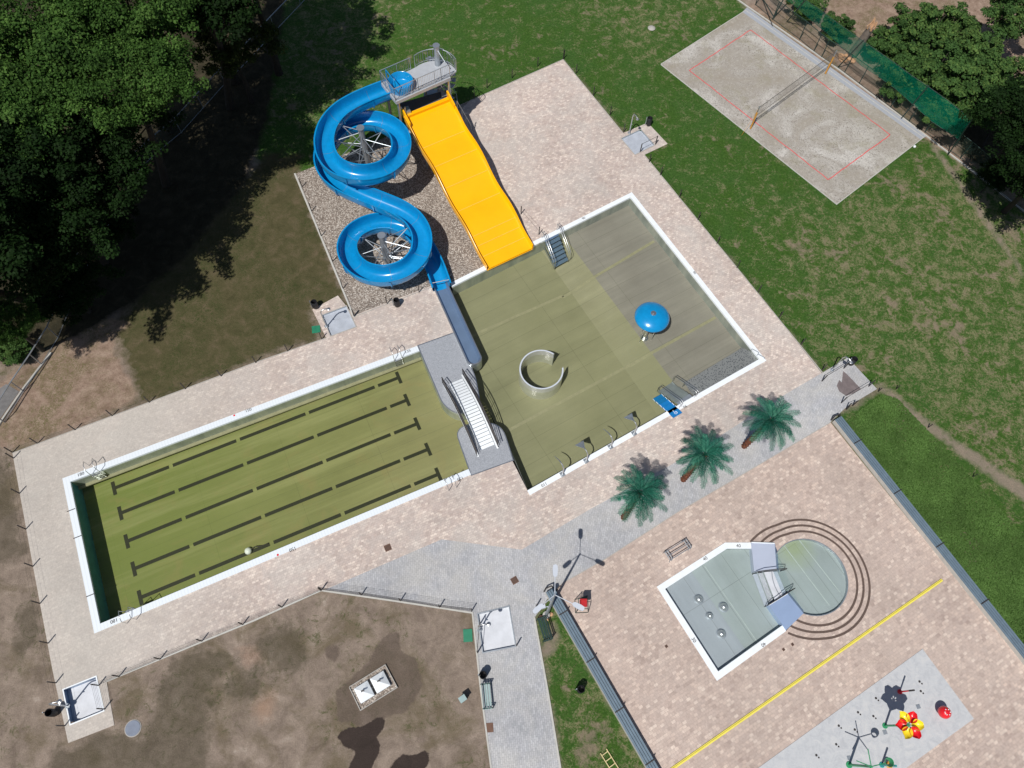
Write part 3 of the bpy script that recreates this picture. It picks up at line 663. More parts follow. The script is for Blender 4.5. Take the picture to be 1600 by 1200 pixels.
# ------------------------------------------------------------------ footbridge
BA, BB = P(712,596,.05), P(762,700,.05)
br = thing('footbridge', 'white arched footbridge with dark railings joining the two grey islands', 'bridge', BA)
bd = (BB-BA).normalized(); bn = Vector((-bd.y,bd.x,0)); BL = (BB-BA).length
def arch(t): return .06 + .62*math.sin(PI*t)
NP = 22
for i in range(NP):
    t0, t1 = (i+.07)/NP, (i+.90)/NP; mb = MB(); a = BA+bd*BL*t0; b = BA+bd*BL*t1
    vs = [a+bn*.52+Vector((0,0,arch(t0)))] + [a-bn*.52+Vector((0,0,arch(t0))), b-bn*.52+Vector((0,0,arch(t1))), b+bn*.52+Vector((0,0,arch(t1)))]
    lo = [v-Vector((0,0,.05)) for v in vs]; mb.add(vs+lo, [(0,1,2,3),(0,4,5,1),(1,5,6,2),(2,6,7,3),(3,7,4,0),(7,6,5,4)]); mb.build('plank', M['white'], br)
for s in (-1,1):
    off = .84 if s < 0 else .62
    pts = [BA+bd*BL*t_-bd*.0+bn*s*off+Vector((0,0,arch(t_)-.06)) for t_ in [j/20 for j in range(-1,22)]]
    mb = MB(); 
    for a,b in zip(pts,pts[1:]): mb.bar(a,b,.12,.22)
    mb.build('stringer', M['white'], br)
    ra = thing('railing', '', '', BA) if False else None
    mb = MB()
    for h_, r_ in ((1.02,.038),(.72,.02),(.42,.02),(.16,.02)):
        mb.tube([p+Vector((0,0,h_))+bn*s*.05 for p in pts[0:]], r_, 6)
    for j in range(0, len(pts), 3): mb.tube([pts[j]+bn*s*.05, pts[j]+bn*s*.05+Vector((0,0,1.02))], .02, 6)
    mb.build('railing', M['dark'], br)
# ------------------------------------------------------------------ C shaped ring
C0 = P(846,577,.48); C0.z = 0; Rr = (P(880,577,.48)-P(811,577,.48)).length/2
rg = thing('whirl_ring', 'curved stainless wall forming an open ring in the olive pool', 'pool ring', (C0.x,C0.y,ZD))
a0 = R_(5); a1 = R_(53); seq = [a1+(2*PI-(a1-a0))*i/60 for i in range(61)]
mb = MB(); inn = [Vector((C0.x+math.cos(a)*(Rr-.10),C0.y+math.sin(a)*(Rr-.10))) for a in seq]; ou = [Vector((C0.x+math.cos(a)*Rr,C0.y+math.sin(a)*Rr)) for a in seq]
mb.strip(z3(ou,.48), z3(ou,ZD)); mb.strip(z3(inn,ZD), z3(inn,.48)); mb.sm = True; mb.build('curved_wall', M['brushed'], rg)
mb = MB(); mb.strip(z3(ou,.485), z3(inn,.485))
for q in (0,-1): mb.add([(*ou[q],.48),(*inn[q],.48),(*inn[q],ZD),(*ou[q],ZD)], [(0,1,2,3)])
mb.build('top_rim', M['lampgrey'], rg)
for e_ in (-1,0): mb = MB(); mb.tube([(*ou[e_],.36),((ou[e_].x+inn[e_].x)/2,(ou[e_].y+inn[e_].y)/2,.7),(*inn[e_],.34)],.02,6); mb.build('grab_handle', M['steel'], rg)
# ------------------------------------------------------------------ mushroom fountain
mc = P(1019,495,2.1); t = thing('mushroom_fountain', 'round blue mushroom fountain standing in the shallow end', 'fountain', (mc.x,mc.y,ZS))
RM = (P(1047,495,2.1)-P(992,495,2.1)).length/2
mb = MB(); mb.lathe((mc.x,mc.y,0), [(RM*.3,1.90),(RM*.8,1.88),(RM*.97,1.98),(RM,2.06),(RM*.97,2.16),(RM*.85,2.32),(RM*.62,2.47),(RM*.35,2.56),(.16,2.59)], 40); mb.build('cap', M['blue'], t)
mb = MB(); mb.lathe((mc.x,mc.y,0), [(.14,ZS),(.14,1.9)], 20); mb.lathe((mc.x,mc.y,0), [(.3,ZS+.01),(.3,ZS+.05)], 20); mb.build('column', M['steel'], t)
mb = MB(); mb.lathe((mc.x,mc.y,0), [(.20,2.585),(.20,2.61),(.09,2.62),(.09,2.63)], 16); mb.build('top_nozzle', M['steel'], t)
for j in range(3):
    a = j*2*PI/3+3.9; q = Vector((mc.x+.55*math.cos(a),mc.y+.55*math.sin(a),0)); mb = MB(); mb.tube([q+Vector((0,0,ZS)), q+Vector((0,0,1.93))], .03, 8); mb.build('support_rod', M['steel'], t)
# ------------------------------------------------------------------ stairs in the pool
def pool_stairs(name, label, top, far, n, mat, zt=.02, zb=-.8, rails=True, railm='steel', group=None, sym=False, cat='stairs'):
    # top: two survey points at the rim, far: direction end (lower edge, in world metres)
    a, b = P(*top[0],0), P(*top[1],0); c_, d_ = P(*far[0],zb*.5), P(*far[1],zb*.5)
    a.z=b.z=c_.z=d_.z=0
    t = thing(name, label, cat, a)
    dv = ((c_-a)+(d_-b))/2; L = dv.length; dv.normalize(); wv = b-a
    for i in range(n):
        z = zt+(zb-zt)*i/(n-1) if n > 1 else zt
        p = a+dv*L*i/n; q = a+dv*L*(i+1)/n*.995; mb = MB()
        mb.prism([p,q-dv*.02,q-dv*.02+wv,p+wv], z-.06, z); mb.build('step', mat, t)
    if rails:
        for s, base in ((-1,a),(1,b)):
            for k_ in (0,.16):
                wn = wv.normalized()*s*k_; mb = MB()
                p0_ = base-dv*.15+wn+Vector((0,0,.05)); e_ = base+dv*L*.97+wn
                mb.tube([p0_, p0_+Vector((0,0,.85)), base+wn+dv*.1+Vector((0,0,.95)), e_+Vector((0,0,zb+.95)), e_+dv*.08+Vector((0,0,zb+.75)), e_+dv*.05+Vector((0,0,zb))], .022, 7); mb.build('handrail', M['steel'], t)
            mb = MB(); mb.prism([base+dv*.05,base+dv*L,base+dv*L+wv.normalized()*s*.03,base+dv*.05+wv.normalized()*s*.03], zb-.2, zb+.05); mb.build('side_panel', M['galv'], t)
    return t, a, b, dv, L
pool_stairs('pool_stairs', 'blue grey steel stairs with white handrails beside the yellow slide', ((850,374),(871,363)), ((868,414),(888,402)), 7, M['bluetray'])
pool_stairs('pool_stairs', 'wide steel stairs with side rails between grille bench and blue steps', ((1061,634),(1082,620)), ((1030,610),(1052,590)), 6, M['galv'], zb=-.75)
t, a, b, dv, L = pool_stairs('access_stairs', 'blue access stairs with a white wheelchair symbol at the pool rim', ((1045,647),(1059,639)), ((1020,623),(1033,613)), 5, M['blue2'], zt=.06, zb=-.22, rails=False, cat='steps')
wv = (b-a); pr = [a-dv*.42, a, a+wv, a+wv-dv*.42]; mb = MB(); mb.prism([p for p in pr], .062, .11); mb.build('top_landing', M['blue2'], t)
cc = (a+b)/2-dv*.16+Vector((0,0,.118)); mb = MB(); wn = wv.normalized(); up_ = dv*1
def wl(x, y): return cc + wn*x*.9 + up_*y*.9
mb.tube([wl(.02+.11*math.cos(q), -.03+.11*math.sin(q)) for q in [R_(x) for x in range(150,421,30)]], .014, 5)
mb.tube([wl(-.04,.17),wl(-.03,.02),wl(.09,.02),wl(.14,-.10)], .014, 5); mb.lathe(wl(-.04,.21), [(.03,-.003),(.03,.006)], 8); mb.build('wheelchair_symbol', M['white'], t)
for s, base in ((0,a),(1,b)):
    for i in range(5): mb = MB(); mb.bar(base+dv*(L*i/5+.03)+Vector((0,0,.09-.07*i)), base+dv*(L*(i+1)/5-.04)+Vector((0,0,.09-.07*i)), .03, .03); mb.build('edge_strip', M['white'], t)
# grille bench
gp = [(1069,598),(1160,543),(1177,551),(1189,563),(1084,620)]
pg = [V2(P(x,y,-.2)) for x,y in gp]; c0 = pg[0]
t = thing('grille_bench', 'grey perforated massage bench lying underwater in the lower right corner', 'bench', (c0.x,c0.y,ZS))
mb = MB(); mb.add([(*p,-.20) for p in pg], [tuple(range(5))]); mb.build('grille', M['grille'], t)
mb = MB(); mb.strip([Vector((*p,-.21)) for p in pg[:3]],[Vector((*p,ZS)) for p in pg[:3]]); mb.build('front_panel', M['galv'], t)
for px,py in ((1172,550),(1181,558)):
    q = P(px,py,-.2); mb = MB(); mb.tube([q,q+Vector((0,0,.5)),q+Vector((.45,-.25,.45)),q+Vector((.6,-.3,-.1))],.025,6); mb.build('grab_handle', M['galv'], t)
# neck showers on the lower rim
for i,(px,py,fl) in enumerate(((880,743,0),(917,722,1),(955,700,0),(992,679,1))):
    q = P(px,py,.06); n_ = Vector((*av,0)); e = Vector((*au,0))
    t = thing('neck_shower', ['slim gooseneck pool spout on the lower rim, leftmost of the four','gooseneck spout with a fan shaped head, the lower left one of two','slim gooseneck pool spout between the two fan shaped spouts','gooseneck spout with a fan shaped head, nearest the blue steps'][i], 'pool spout', q, 'gooseneck spouts along the lower rim')
    mb = MB(); mb.box(q+n_*.1+Vector((0,0,.015)), (.30,.34,.03), math.atan2(e.y,e.x)); mb.build('base_plate', M['galv'], t)
    pth = [q+n_*.1, q+n_*.1+Vector((0,0,.7)), q+n_*.12+Vector((0,0,1.15)), q+n_*.32+Vector((0,0,1.38)), q+n_*.6+Vector((0,0,1.35)), q+n_*.85+Vector((0,0,1.2))]
    mb = MB(); mb.tube(pth, .05, 10, r2=.035); mb.build('pipe', M['steel'], t)
    if fl:
        h = pth[-2]; mb = MB(); A_ = [h-e*.05,h+e*.05,h+n_*.55+e*.34-Vector((0,0,.30)),h+n_*.55-e*.34-Vector((0,0,.30))]; mb.add(A_+[p-Vector((0,0,.05)) for p in A_], [(0,1,2,3),(7,6,5,4),(0,4,5,1),(1,5,6,2),(2,6,7,3),(3,7,4,0)]); mb.build('fan_head', M['galv'], t)
    else:
        h = pth[-1]; mb = MB(); mb.tube([h, h+n_*.35-Vector((0,0,.3))], .035, 8, r2=.02); mb.build('nozzle', M['galv'], t)
# ================================================================== CHILDREN'S POOL
kp_ = thing('paddling_pool', 'shallow keyhole shaped paddling pool with white rim and round end', 'paddling pool', P(1150,960))
kr = G([(1172.5,848),(1132.5,848),(1026,917),(1120,1064),(1228,986)])
mb, kin = rimstrip(kr, .38, -.12, .055); mb.build('rim', M['white'], kp_)
mb = MB(); mb.strip([Vector((p.x,p.y,-.12)) for p in kin],[Vector((p.x,p.y,-.55)) for p in kin]); mb.build('wall', M['wall'], kp_)
sheet('floor', kid_quad, -.42, M['kidfloor'], [], parent=kp_)
lft = [V2(p) for p in G([(1026,917),(1120,1064),(1175,1024),(1078,884)])]
sheet('shallow_floor', lft, -.41, M['kidfloor2'], parent=kp_)
sheet('round_floor', circ, -.24, M['kidfloor'], parent=kp_)
cc_ = circ+[circ[0]]; mb = MB(); mb.strip(z3(cc_,.03), z3(cc_,-.45)); mb.sm = True; mb.build('round_wall', M['galv'], kp_)
i2 = [V2(KC)+(p-V2(KC))*1.02 for p in circ]; mb = MB(); mb.strip(z3(cc_,.036), z3(i2+[i2[0]],.036)); mb.build('round_trim', M['galv'], kp_)
for a,b,z in (((1101,884),(1182,1001),-.40),((1224,851),(1296,946),-.225),((1248,843),(1313,926),-.225)):
    mb = MB(); mb.bar(P(*a,z),P(*b,z),.05,.02); mb.build('weld_strip', simple('soft_weld', (.42,.47,.45,1), .5) if 'soft_weld' not in bpy.data.materials else bpy.data.materials['soft_weld'], kp_)
marks(kp_, [('40',1154,853,0),('40',1102,873,A_KID),('30',1084,1000,A_KID-PI/2),('40',1193,1007,A_KID+PI)], .3)
struct(sheet('water', kid_quad, -.10, M['kwater']))
struct(sheet('water', circ, -.094, M['kwater']))
for i,(px,py) in enumerate(((1092,936),(1131,948),(1109,962),(1127.5,990))):
    c = P(px,py,-.3); c.z = -.41
    t = thing('bubbler', ['domed steel bubbler on the paddling pool floor, nearest the upper left rim','domed steel bubbler on the paddling pool floor, rightmost of four','domed steel bubbler on the paddling pool floor, the smallest in the middle','domed steel bubbler on the paddling pool floor, nearest the lower rim'][i],'bubbler',c,'steel domes in the paddling pool')
    r = .26 if i != 2 else .2; mb = MB(); mb.lathe(c, [(r,0),(r*.95,.12),(r*.7,.24),(r*.35,.30),(.03,.31)], 20); mb.build('dome', M['steel'], t)
    mb = MB(); mb.lathe(c, [(r+.06,.002),(r+.06,.02),(r,.03)], 20); mb.build('flange', M['galv'], t)
def kisland(label, pts, wpts):
    pl = G(pts); t = thing('pool_platform', label, 'platform', P(*pts[0]), 'pale blue panels in the paddling pool')
    mb = MB(); mb.prism(pl, -.45, .16); mb.build('panel', M['islandwhite' if wpts else 'islandwhite2'], t)
    # sloping side towards the round end
    e0, e1 = Vector((*pl[1],.16)), Vector((*pl[2],.16)); n_ = (V2(KC)-(pl[1]+pl[2])/2).normalized()
    mb = MB(); d_ = Vector((*n_,0))*.32; q0,q1 = e0+d_, e1+d_; q0.z=q1.z=-.24; mb.add([e0,e1,q1,q0],[(0,1,2,3)]); mb.build('sloping_side', M['islandwhite2'], t)
    mb = MB(); mb.bar(Vector((*pl[0],.165)),Vector((*pl[1],.165)),.07,.03); mb.build('edge_trim', M['white'], t)
    return t
kisland('pale blue square panel at the upper side of the paddling pool steps', [(1172.8,848.5),(1209,850),(1212,890),(1177,893)], 1)
kisland('deeper blue square panel at the lower side of the paddling pool steps', [(1200,946),(1229,928),(1254,959),(1227,985)], 0)
t = thing('pool_steps', 'pale ribbed steps with looped handrails between the two blue panels', 'steps', P(1185,920))
A0_,A1_,B0_,B1_ = P(1178,896),P(1216,892),P(1197,947),P(1230,926)
for i in range(5):
    f0, f1 = i/5, (i+.92)/5; q = [A0_.lerp(A1_,f0),A0_.lerp(A1_,f1),B0_.lerp(B1_,f1),B0_.lerp(B1_,f0)]
    z = [-.25,-.10,.08,.02,-.12][i]; mb = MB(); mb.prism(q, z-.06, z); mb.build('tread', M['traywhite' if i in (1,2,3) else 'tray'], t)
for a,b in ((A0_,A1_),(B0_,B1_)):
    d = (b-a).normalized(); mb = MB()
    for h in (0,.0):
        pass
    mb.tube([a+Vector((0,0,-.3)), a+d*.05+Vector((0,0,.45)), a+d*.5+Vector((0,0,.72)), b-d*.2+Vector((0,0,.74)), b+d*.35+Vector((0,0,.62)), b+d*.42+Vector((0,0,.2)), b+d*.2+Vector((0,0,-.2))], .025, 7)
    mb.build('handrail', M['dark'], t)
    mb = MB(); mb.tube([a+d*.2+Vector((0,0,.2)), b+d*.3+Vector((0,0,.35))], .018, 6); mb.build('lower_rail', M['dark'], t)
AC = P(1266,902)
for i,(rr,s0_,s1_) in enumerate(((1.235,(1197.5,853),(1244,968.5)),(1.40,(1184,854),(1233,977)),(1.56,(1172.5,847),(1231,989)))):
    r = KR*rr; a0 = math.atan2(P(*s0_).y-AC.y,P(*s0_).x-AC.x); a1 = math.atan2(P(*s1_).y-AC.y,P(*s1_).x-AC.x)
    if a1 > a0: a1 -= 2*PI
    sq = [a0+(a1-a0)*j/60 for j in range(61)]; ra_ = [(P(*s0_)-AC).length, (P(*s1_)-AC).length]
    rr_ = lambda f: r + (ra_[0]-r)*max(0,1-f/.12) + (ra_[1]-r)*max(0,1-(1-f)/.12)
    mb = MB(); mb.strip([Vector((AC.x+math.cos(a)*(rr_(j/60)-.07),AC.y+math.sin(a)*(rr_(j/60)-.07),.04)) for j,a in enumerate(sq)],[Vector((AC.x+math.cos(a)*(rr_(j/60)+.07),AC.y+math.sin(a)*(rr_(j/60)+.07),.04)) for j,a in enumerate(sq)])
    tag(mb.build('drain_slot', M['brown']), ['curved brown drain slot closest to the round pool end','middle one of the three curved brown drain slots','outermost curved brown drain slot around the round pool end'][i], 'drain', 'curved slots round the paddling pool')
# yellow strip
a, b = P(1040,1208.5,.06), P(1472,906,.06); mb = MB(); mb.bar(a,b,.16,.05)
t = thing('cable_cover', 'long straight yellow strip crossing the pink paving above the splash pad', 'floor strip', a); mb.build('cover', M['yelline'], t)
mb = MB(); n_ = (b-a).normalized(); w_ = Vector((-n_.y,n_.x,0))
mb.bar(a+w_*.02+Vector((0,0,.027)),b+w_*.02+Vector((0,0,.027)),.03,.006); mb.build('seam', simple('dull_yellow', lin(170,150,60)), t)
# ================================================================== long slatted benches
def longbench(label, A_, B_, side, n):
    a, b = P(*A_), P(*B_); d = (b-a).normalized(); w = Vector((-d.y,d.x,0))*side
    t = thing('long_bench', label, 'bench', a, 'long slatted benches')
    mb = MB(); mb.prism([a,b,b+w*.58,a+w*.58], 0, .40); mb.build('base_wall', M['lightconc'], t)
    for k_ in range(4): mb = MB(); o_ = w*(.07+.155*k_)+Vector((0,0,.45)); mb.bar(a+o_,b+o_,.125,.05); mb.build('slat', M['slat'], t)
    L = (b-a).length
    for j in range(n):
        q = a+d*(L*(j+.5)/n); mb = MB(); mb.bar(q+w*.02+Vector((0,0,.5)), q+w*.62+Vector((0,0,.5)), .06, .05); mb.bar(q+w*.60+Vector((0,0,0)), q+w*.60+Vector((0,0,.65)),.05,.05); mb.build('bracket', M['dark'], t)
    mb = MB(); mb.tube([a-d*.15+Vector((0,0,.1)), a-d*.2+w*.1+Vector((0,0,.6)), a-d*.15+w*.5+Vector((0,0,.65)), a-d*.02+w*.62+Vector((0,0,.1))], .05, 8); mb.build('end_hoop', M['dark'], t)
longbench('long grey slatted bench between the grass wedge and the pink paving', (852,928), (1030,1238), 1, 4) 
longbench('long grey slatted bench along the bright green planting', (1300,660), (1720,1192), 1, 6)
# ================================================================== SLIDE TOWER
ZT, ZL = 6.0, 3.9
FL, FR = P(618,157,ZT), P(703,119,ZT); tu = (FR-FL).normalized(); tv = Vector((-tu.y,tu.x,0)); TLn = (FR-FL).length; TD = (P(598,128,ZT)-FL).dot(tv)
tw = thing('slide_tower', 'grey steel slide tower with railed upper deck and round column', 'tower', (FL.x,FL.y,0))
TP = lambda u,v,z: FL+tu*u+tv*v+Vector((0,0,z-ZT))
col = P(684,101,ZT); cu, cv = (col-FL).dot(tu), (col-FL).dot(tv)
# deck with rounded end
arc = [Vector((cu-1.0+1.9*math.cos(a), cv-1.0+1.75*math.sin(a))) for a in [R_(x) for x in range(-35,120,12)]]
dk = [Vector((0,0)),Vector((TLn,0))]+[v for v in arc if v.y > .2]+[Vector((arc[-1].x-.4,TD)),Vector((1.6,TD)),Vector((0,TD))]
mb = MB(); mb.prism([TP(v.x,v.y,0) for v in dk], ZT-.12, ZT); mb.build('upper_deck', M['deck'], tw)
mb = MB(); mb.bar(TP(0,-.03,ZT-.2),TP(TLn,-.03,ZT-.2),.12,.28); mb.bar(TP(0,TD,ZT-.2),TP(TLn,TD,ZT-.2),.12,.28); mb.bar(TP(.03,0,ZT-.2),TP(.03,TD,ZT-.2),.12,.28); mb.build('deck_beam', M['deck'], tw)
for u,v in ((.25,.15),(TLn-.1,.1),(.25,TD-.15),(TLn-1.2,TD-.15)):
    mb = MB(); mb.tube([TP(u,v,0),TP(u,v,ZT-.1)], .11, 12); mb.build('leg', M['galv'], tw)
mb = MB(); mb.tube([TP(cu,cv,0),TP(cu,cv,ZT+1.75)], .22, 18); mb.tube([TP(cu,cv,ZT+1.75),TP(cu,cv,ZT+1.80)], .27, 18); mb.build('column', M['galv'], tw)
def railing(pts, z, close=False, h=1.1):
    mb = MB(); mb.tube([TP(p[0],p[1],z+h) for p in pts], .03, 6); mb.tube([TP(p[0],p[1],z+.15) for p in pts], .02, 6)
    for a,b in zip(pts,pts[1:]):
        L = math.hypot(b[0]-a[0],b[1]-a[1]); n = max(1,int(L/.14))
        for j in range(n+1):
            f = j/n; q = (a[0]+(b[0]-a[0])*f, a[1]+(b[1]-a[1])*f); big = (j in (0,n)) or j % 10 == 0
            mb.tube([TP(*q,z+(0 if big else .15)),TP(*q,z+h)], .028 if big else .009, 5 if big else 3, caps=False)
    mb.build('railing', M['galv'], tw)
railing([(0,0),(2.0,0),(4.0,0),(TLn,0)], ZT)
railing([(0,0),(0,TD)], ZT); railing([(0,TD),(2.4,TD),(arc[-1].x-.4,TD)], ZT)
railing([(v.x,v.y) for v in arc if v.y > .2][::-1], ZT)
mb = MB(); mb.tube([TP(cu,cv,ZT+1.5),TP(TLn-.15,.3,ZT+1.1)], .035, 6); mb.build('stay', M['galv'], tw)
# lower deck at the head of the wide slide
lq = [P(621,162,ZL),P(696,141,ZL),P(704,152,ZL),P(634,181,ZL)]
mb = MB(); mb.prism([V2(p) for p in lq][::-1], ZL-.1, ZL); mb.build('lower_deck', M['darkfloor'], tw)
for q in (lq[2],lq[3]): mb = MB(); mb.tube([(q.x,q.y,0),(q.x,q.y,ZL+.9)],.07,8); mb.build('post', M['galv'], tw)
mb = MB(); mb.box(P(637,173,ZL+.25),(.35,.6,.35),.4); mb.build('pump_box', M['galv'], tw)
# spiral stair round the column
NS = 30
for i in range(NS):
    a = R_(200)+i*R_(22); z = (i+1)*ZT/(NS+1)
    c_ = TP(cu,cv,z); r0,r1 = .2,1.35; da = R_(21); mb = MB()
    pl = [c_+Vector((math.cos(a)*r0,math.sin(a)*r0,0)),c_+Vector((math.cos(a)*r1,math.sin(a)*r1,0)),c_+Vector((math.cos(a+da)*r1,math.sin(a+da)*r1,0)),c_+Vector((math.cos(a+da)*r0,math.sin(a+da)*r0,0))]
    mb.prism(pl, z-.04, z); mb.build('stair_tread', M['galv'], tw)
mb = MB(); mb.tube([TP(cu,cv,(i+1)*ZT/(NS+1)+.9)+Vector((math.cos(R_(200)+i*R_(22))*1.35,math.sin(R_(200)+i*R_(22))*1.35,0)) for i in range(NS)], .025, 6); mb.build('stair_handrail', M['galv'], tw)
# straight handrail beside the wide slide
sa, sb = P(714,158,ZL+.6), P(736,196,.9); mb = MB(); mb.tube([sa,sb],.03,6)
for f in (.0,.33,.66,1): q = sa.lerp(sb,f); mb.tube([(q.x,q.y,0),q],.025,6)
mb.build('side_handrail', M['galv'], tw)
# ================================================================== YELLOW WIDE SLIDE
tc, bc = (P(632,188,ZL)+P(705,157,ZL))/2, (P(763,421,.12)+P(831,388,.12))/2
ws = thing('wide_slide', 'broad wavy yellow family slide running down into the olive pool', 'slide', (tc.x,tc.y,0))
yd = Vector((bc.x-tc.x,bc.y-tc.y,0)); YL = yd.length; yd.normalize(); yn = Vector((-yd.y,yd.x,0))
wA = (P(630,181,ZL)-P(703,150,ZL)).dot(yn)/2; wA = abs(wA); wB = abs((P(763,421,.12)-P(831,388,.12)).dot(yn))/2; hw = (wA+wB)/2
def yz(t):
    base = ZL*(1-t)**1.0*1.0
    return .14 + (ZL-.14)*(1-t) + .20*math.sin(2*PI*t*2.6+1.9)*min(1,t*6,(1-t)*6) 
NY = 60; rows = []
prof = [(-1.0,.34),(-1.03,.30),(-.985,.02),(-.93,0),(0,.0),(.93,0),(.985,.02),(1.03,.30),(1.0,.34)]
mb = MB()
def ypt(t, x, h): 
    q = Vector((tc.x,tc.y,0))+yd*YL*t+yn*x*hw; q.z = yz(t)+h; return q
bed = [(-.95,0),(-.5,.0),(0,.0),(.5,.0),(.95,0)]
def sweep(prof, t0=0, t1=1, n=NY):
    mb = MB(); m = len(prof)
    vs = [ypt(t0+(t1-t0)*i/n, x, h) for i in range(n+1) for x,h in prof]
    mb.add(vs, [(i*m+j,i*m+j+1,(i+1)*m+j+1,(i+1)*m+j) for i in range(n) for j in range(m-1)]); mb.sm = True; return mb
bed_ = sweep(bed).build('bed', M['yellow'], ws)
for s in (-1,1):
    sweep([(s*.95,0),(s*.975,.04),(s*.985,.36),(s*1.0,.40),(s*1.02,.38),(s*1.02,-.15)][::s]).build('side_wall', M['yellow'], ws)
sweep([(-1,-.16),(1,-.16)]).build('underside', M['yellow'], ws)
for tt in (.19,.34,.47,.62,.80,.855,.92):
    mb = MB(); mb.bar(ypt(tt,-.94,.012),ypt(tt,.94,.012),.05,.014); mb.build('joint', simple('pale_yellow_joint', (.95,.55,.08,1),.3) if 'pale_yellow_joint' not in bpy.data.materials else bpy.data.materials['pale_yellow_joint'], bed_)
for s in (-1,1):
    mb = MB(); a = ypt(0,s*.97,.3); pts = [a-yd*.4+Vector((0,0,-.3)),a-yd*.45+Vector((0,0,.42)),a-yd*.3+Vector((0,0,.42)),a+yd*.8,a+yd*.8+Vector((0,0,-.3))]
    n_ = yn*.06; mb.add([p+n_ for p in pts]+[p-n_ for p in pts], [(0,1,2,3,4),(9,8,7,6,5)]+[(i,(i+1)%5,5+(i+1)%5,5+i) for i in range(5)]); mb.build('side_fin', M['yellow'], ws)
mb = MB(); mb.bar(ypt(0,-.97,.12)-yd*.15,ypt(0,.97,.12)-yd*.15,.3,.22); mb.build('start_lip', M['yellow'], ws)
for tt in (.15,.4,.65):
    for s in (-.7,.7): mb = MB(); q = ypt(tt,s,-.15); mb.tube([(q.x,q.y,0),q],.08,8); mb.build('support_leg', M['galv'], ws)
# ================================================================== BLUE TUBE SLIDE
raw = [(634,130,5.95),(612,137,5.8),(590,145,5.7),(568,154,5.6),(549,163,5.52),(533,173,5.44),(520,186,5.36),(510,202,5.28),(505,222,5.2),(509,246,5.1),(522,262,5.0),(543,272,4.92),(575,276,4.82),(605,267,4.72),(624,250,4.62),(631,228,4.52),(625,206,4.42),(603,190,4.3),(575,186,4.2),(547,191,4.1),(524,206,4.0),(508,228,3.9),(503,252,3.78),(512,274,3.66),(532,290,3.55),(564,304,3.42),(598,317,3.3),(628,328,3.18),(650,344,3.05),(663,369,2.92),(661,400,2.78),(638,424,2.65),(602,435,2.5),(567,429,2.35),(545,410,2.2),(538,384,2.08),(552,360,1.95),(583,346,1.8),(618,346,1.65),(645,360,1.48),(665,386,1.25),(677,412,.98),(685,432,.75),(690,448,.58)]
ctl = [P(x,y,z) for x,y,z in raw]
def catmull(c, n=6):
    out = []
    for i in range(len(c)-1):
        p0 = c[max(i-1,0)]; p1 = c[i]; p2 = c[i+1]; p3 = c[min(i+2,len(c)-1)]
        for j in range(n):
            t = j/n; out.append(.5*((2*p1)+(p2-p0)*t+(2*p0-5*p1+4*p2-p3)*t*t+(3*p1-p0-3*p2+p3)*t**3))
    out.append(c[-1]); return out
def smooth(c, it=2):
    for _ in range(it):
        c = [c[0]]+[(c[i-1]+2*c[i]+c[i+1])/4 for i in range(1,len(c)-1)]+[c[-1]]
    return c
pth = catmull(smooth(ctl,1), 5)
bs = thing('tube_slide', 'blue open flume slide winding in two loops from tower to pool', 'slide', (P(575,258).x,P(575,258).y,0))
RC = .64
sx = lambda a: math.copysign(abs(math.cos(a))**.62, math.cos(a))
sy = lambda a: -abs(math.sin(a))**.75
def chute(pth, R, thick=.07, lip=.11):
    ang = [R_(x) for x in range(180,361,15)]
    outer = [(sx(a)*(R+thick), sy(a)*(R+thick)) for a in ang]
    inner = [(sx(a)*R, sy(a)*R) for a in ang][::-1]
    WH = .30
    prof = [(-(R+thick),WH-.02),(-(R+lip),WH),(-(R+lip),WH-.06),(-(R+thick),WH-.08)]+outer+[(R+thick,WH-.08),(R+lip,WH-.06),(R+lip,WH),(R,WH)]+inner+[(-R,WH)]
    m = len(prof); vs = []; n = len(pth)
    for i,p in enumerate(pth):
        d = (pth[min(i+1,n-1)]-pth[max(i-1,0)]); hd = Vector((d.x,d.y,0)).normalized(); sd_ = Vector((-hd.y,hd.x,0))
        d.normalize(); upv = sd_.cross(d)*-1 if sd_.cross(d).z < 0 else sd_.cross(d)
        for x,y in prof: vs.append(p+sd_*x+upv*(y))
    mb = MB(); mb.sm = True
    mb.add(vs, [(i*m+j,i*m+(j+1)%m,(i+1)*m+(j+1)%m,(i+1)*m+j) for i in range(n-1) for j in range(m)]); return mb
ch_ = chute(pth, RC).build('chute', M['blue'], bs)
acc = 0; last = 0; nf = 0
for i in range(1,len(pth)-2):
    acc += (pth[i]-pth[i-1]).length
    if acc-last > 2.9:
        last = acc; p = pth[i]; d = (pth[i+1]-pth[i-1]); hd = Vector((d.x,d.y,0)).normalized(); sd_ = Vector((-hd.y,hd.x,0)); d.normalize(); upv = sd_.cross(d); upv = -upv if upv.z < 0 else upv
        mb = MB(); sq = [R_(x) for x in range(180,361,12)]; A_ = []; B_ = []
        for k_ in (-1,1):
            for rr in (RC+.06,RC+.15):
                A_.append([p+d*.05*k_-sd_*rr+upv*.22]+[p+d*.05*k_+sd_*sx(a)*rr+upv*sy(a)*rr for a in sq]+[p+d*.05*k_+sd_*rr+upv*.22])
        mb.strip(A_[0],A_[1]); mb.strip(A_[2],A_[3]); mb.strip(A_[1],A_[3]); mb.build('flange', M['blue'], ch_)
        mb = MB(); mb.strip([p-d*.012+sd_*sx(a)*(RC-.006)+upv*sy(a)*(RC-.006) for a in sq],[p+d*.012+sd_*sx(a)*(RC-.006)+upv*sy(a)*(RC-.006) for a in sq])
        mb.build('joint', M['bluetray'], ch_); nf += 1
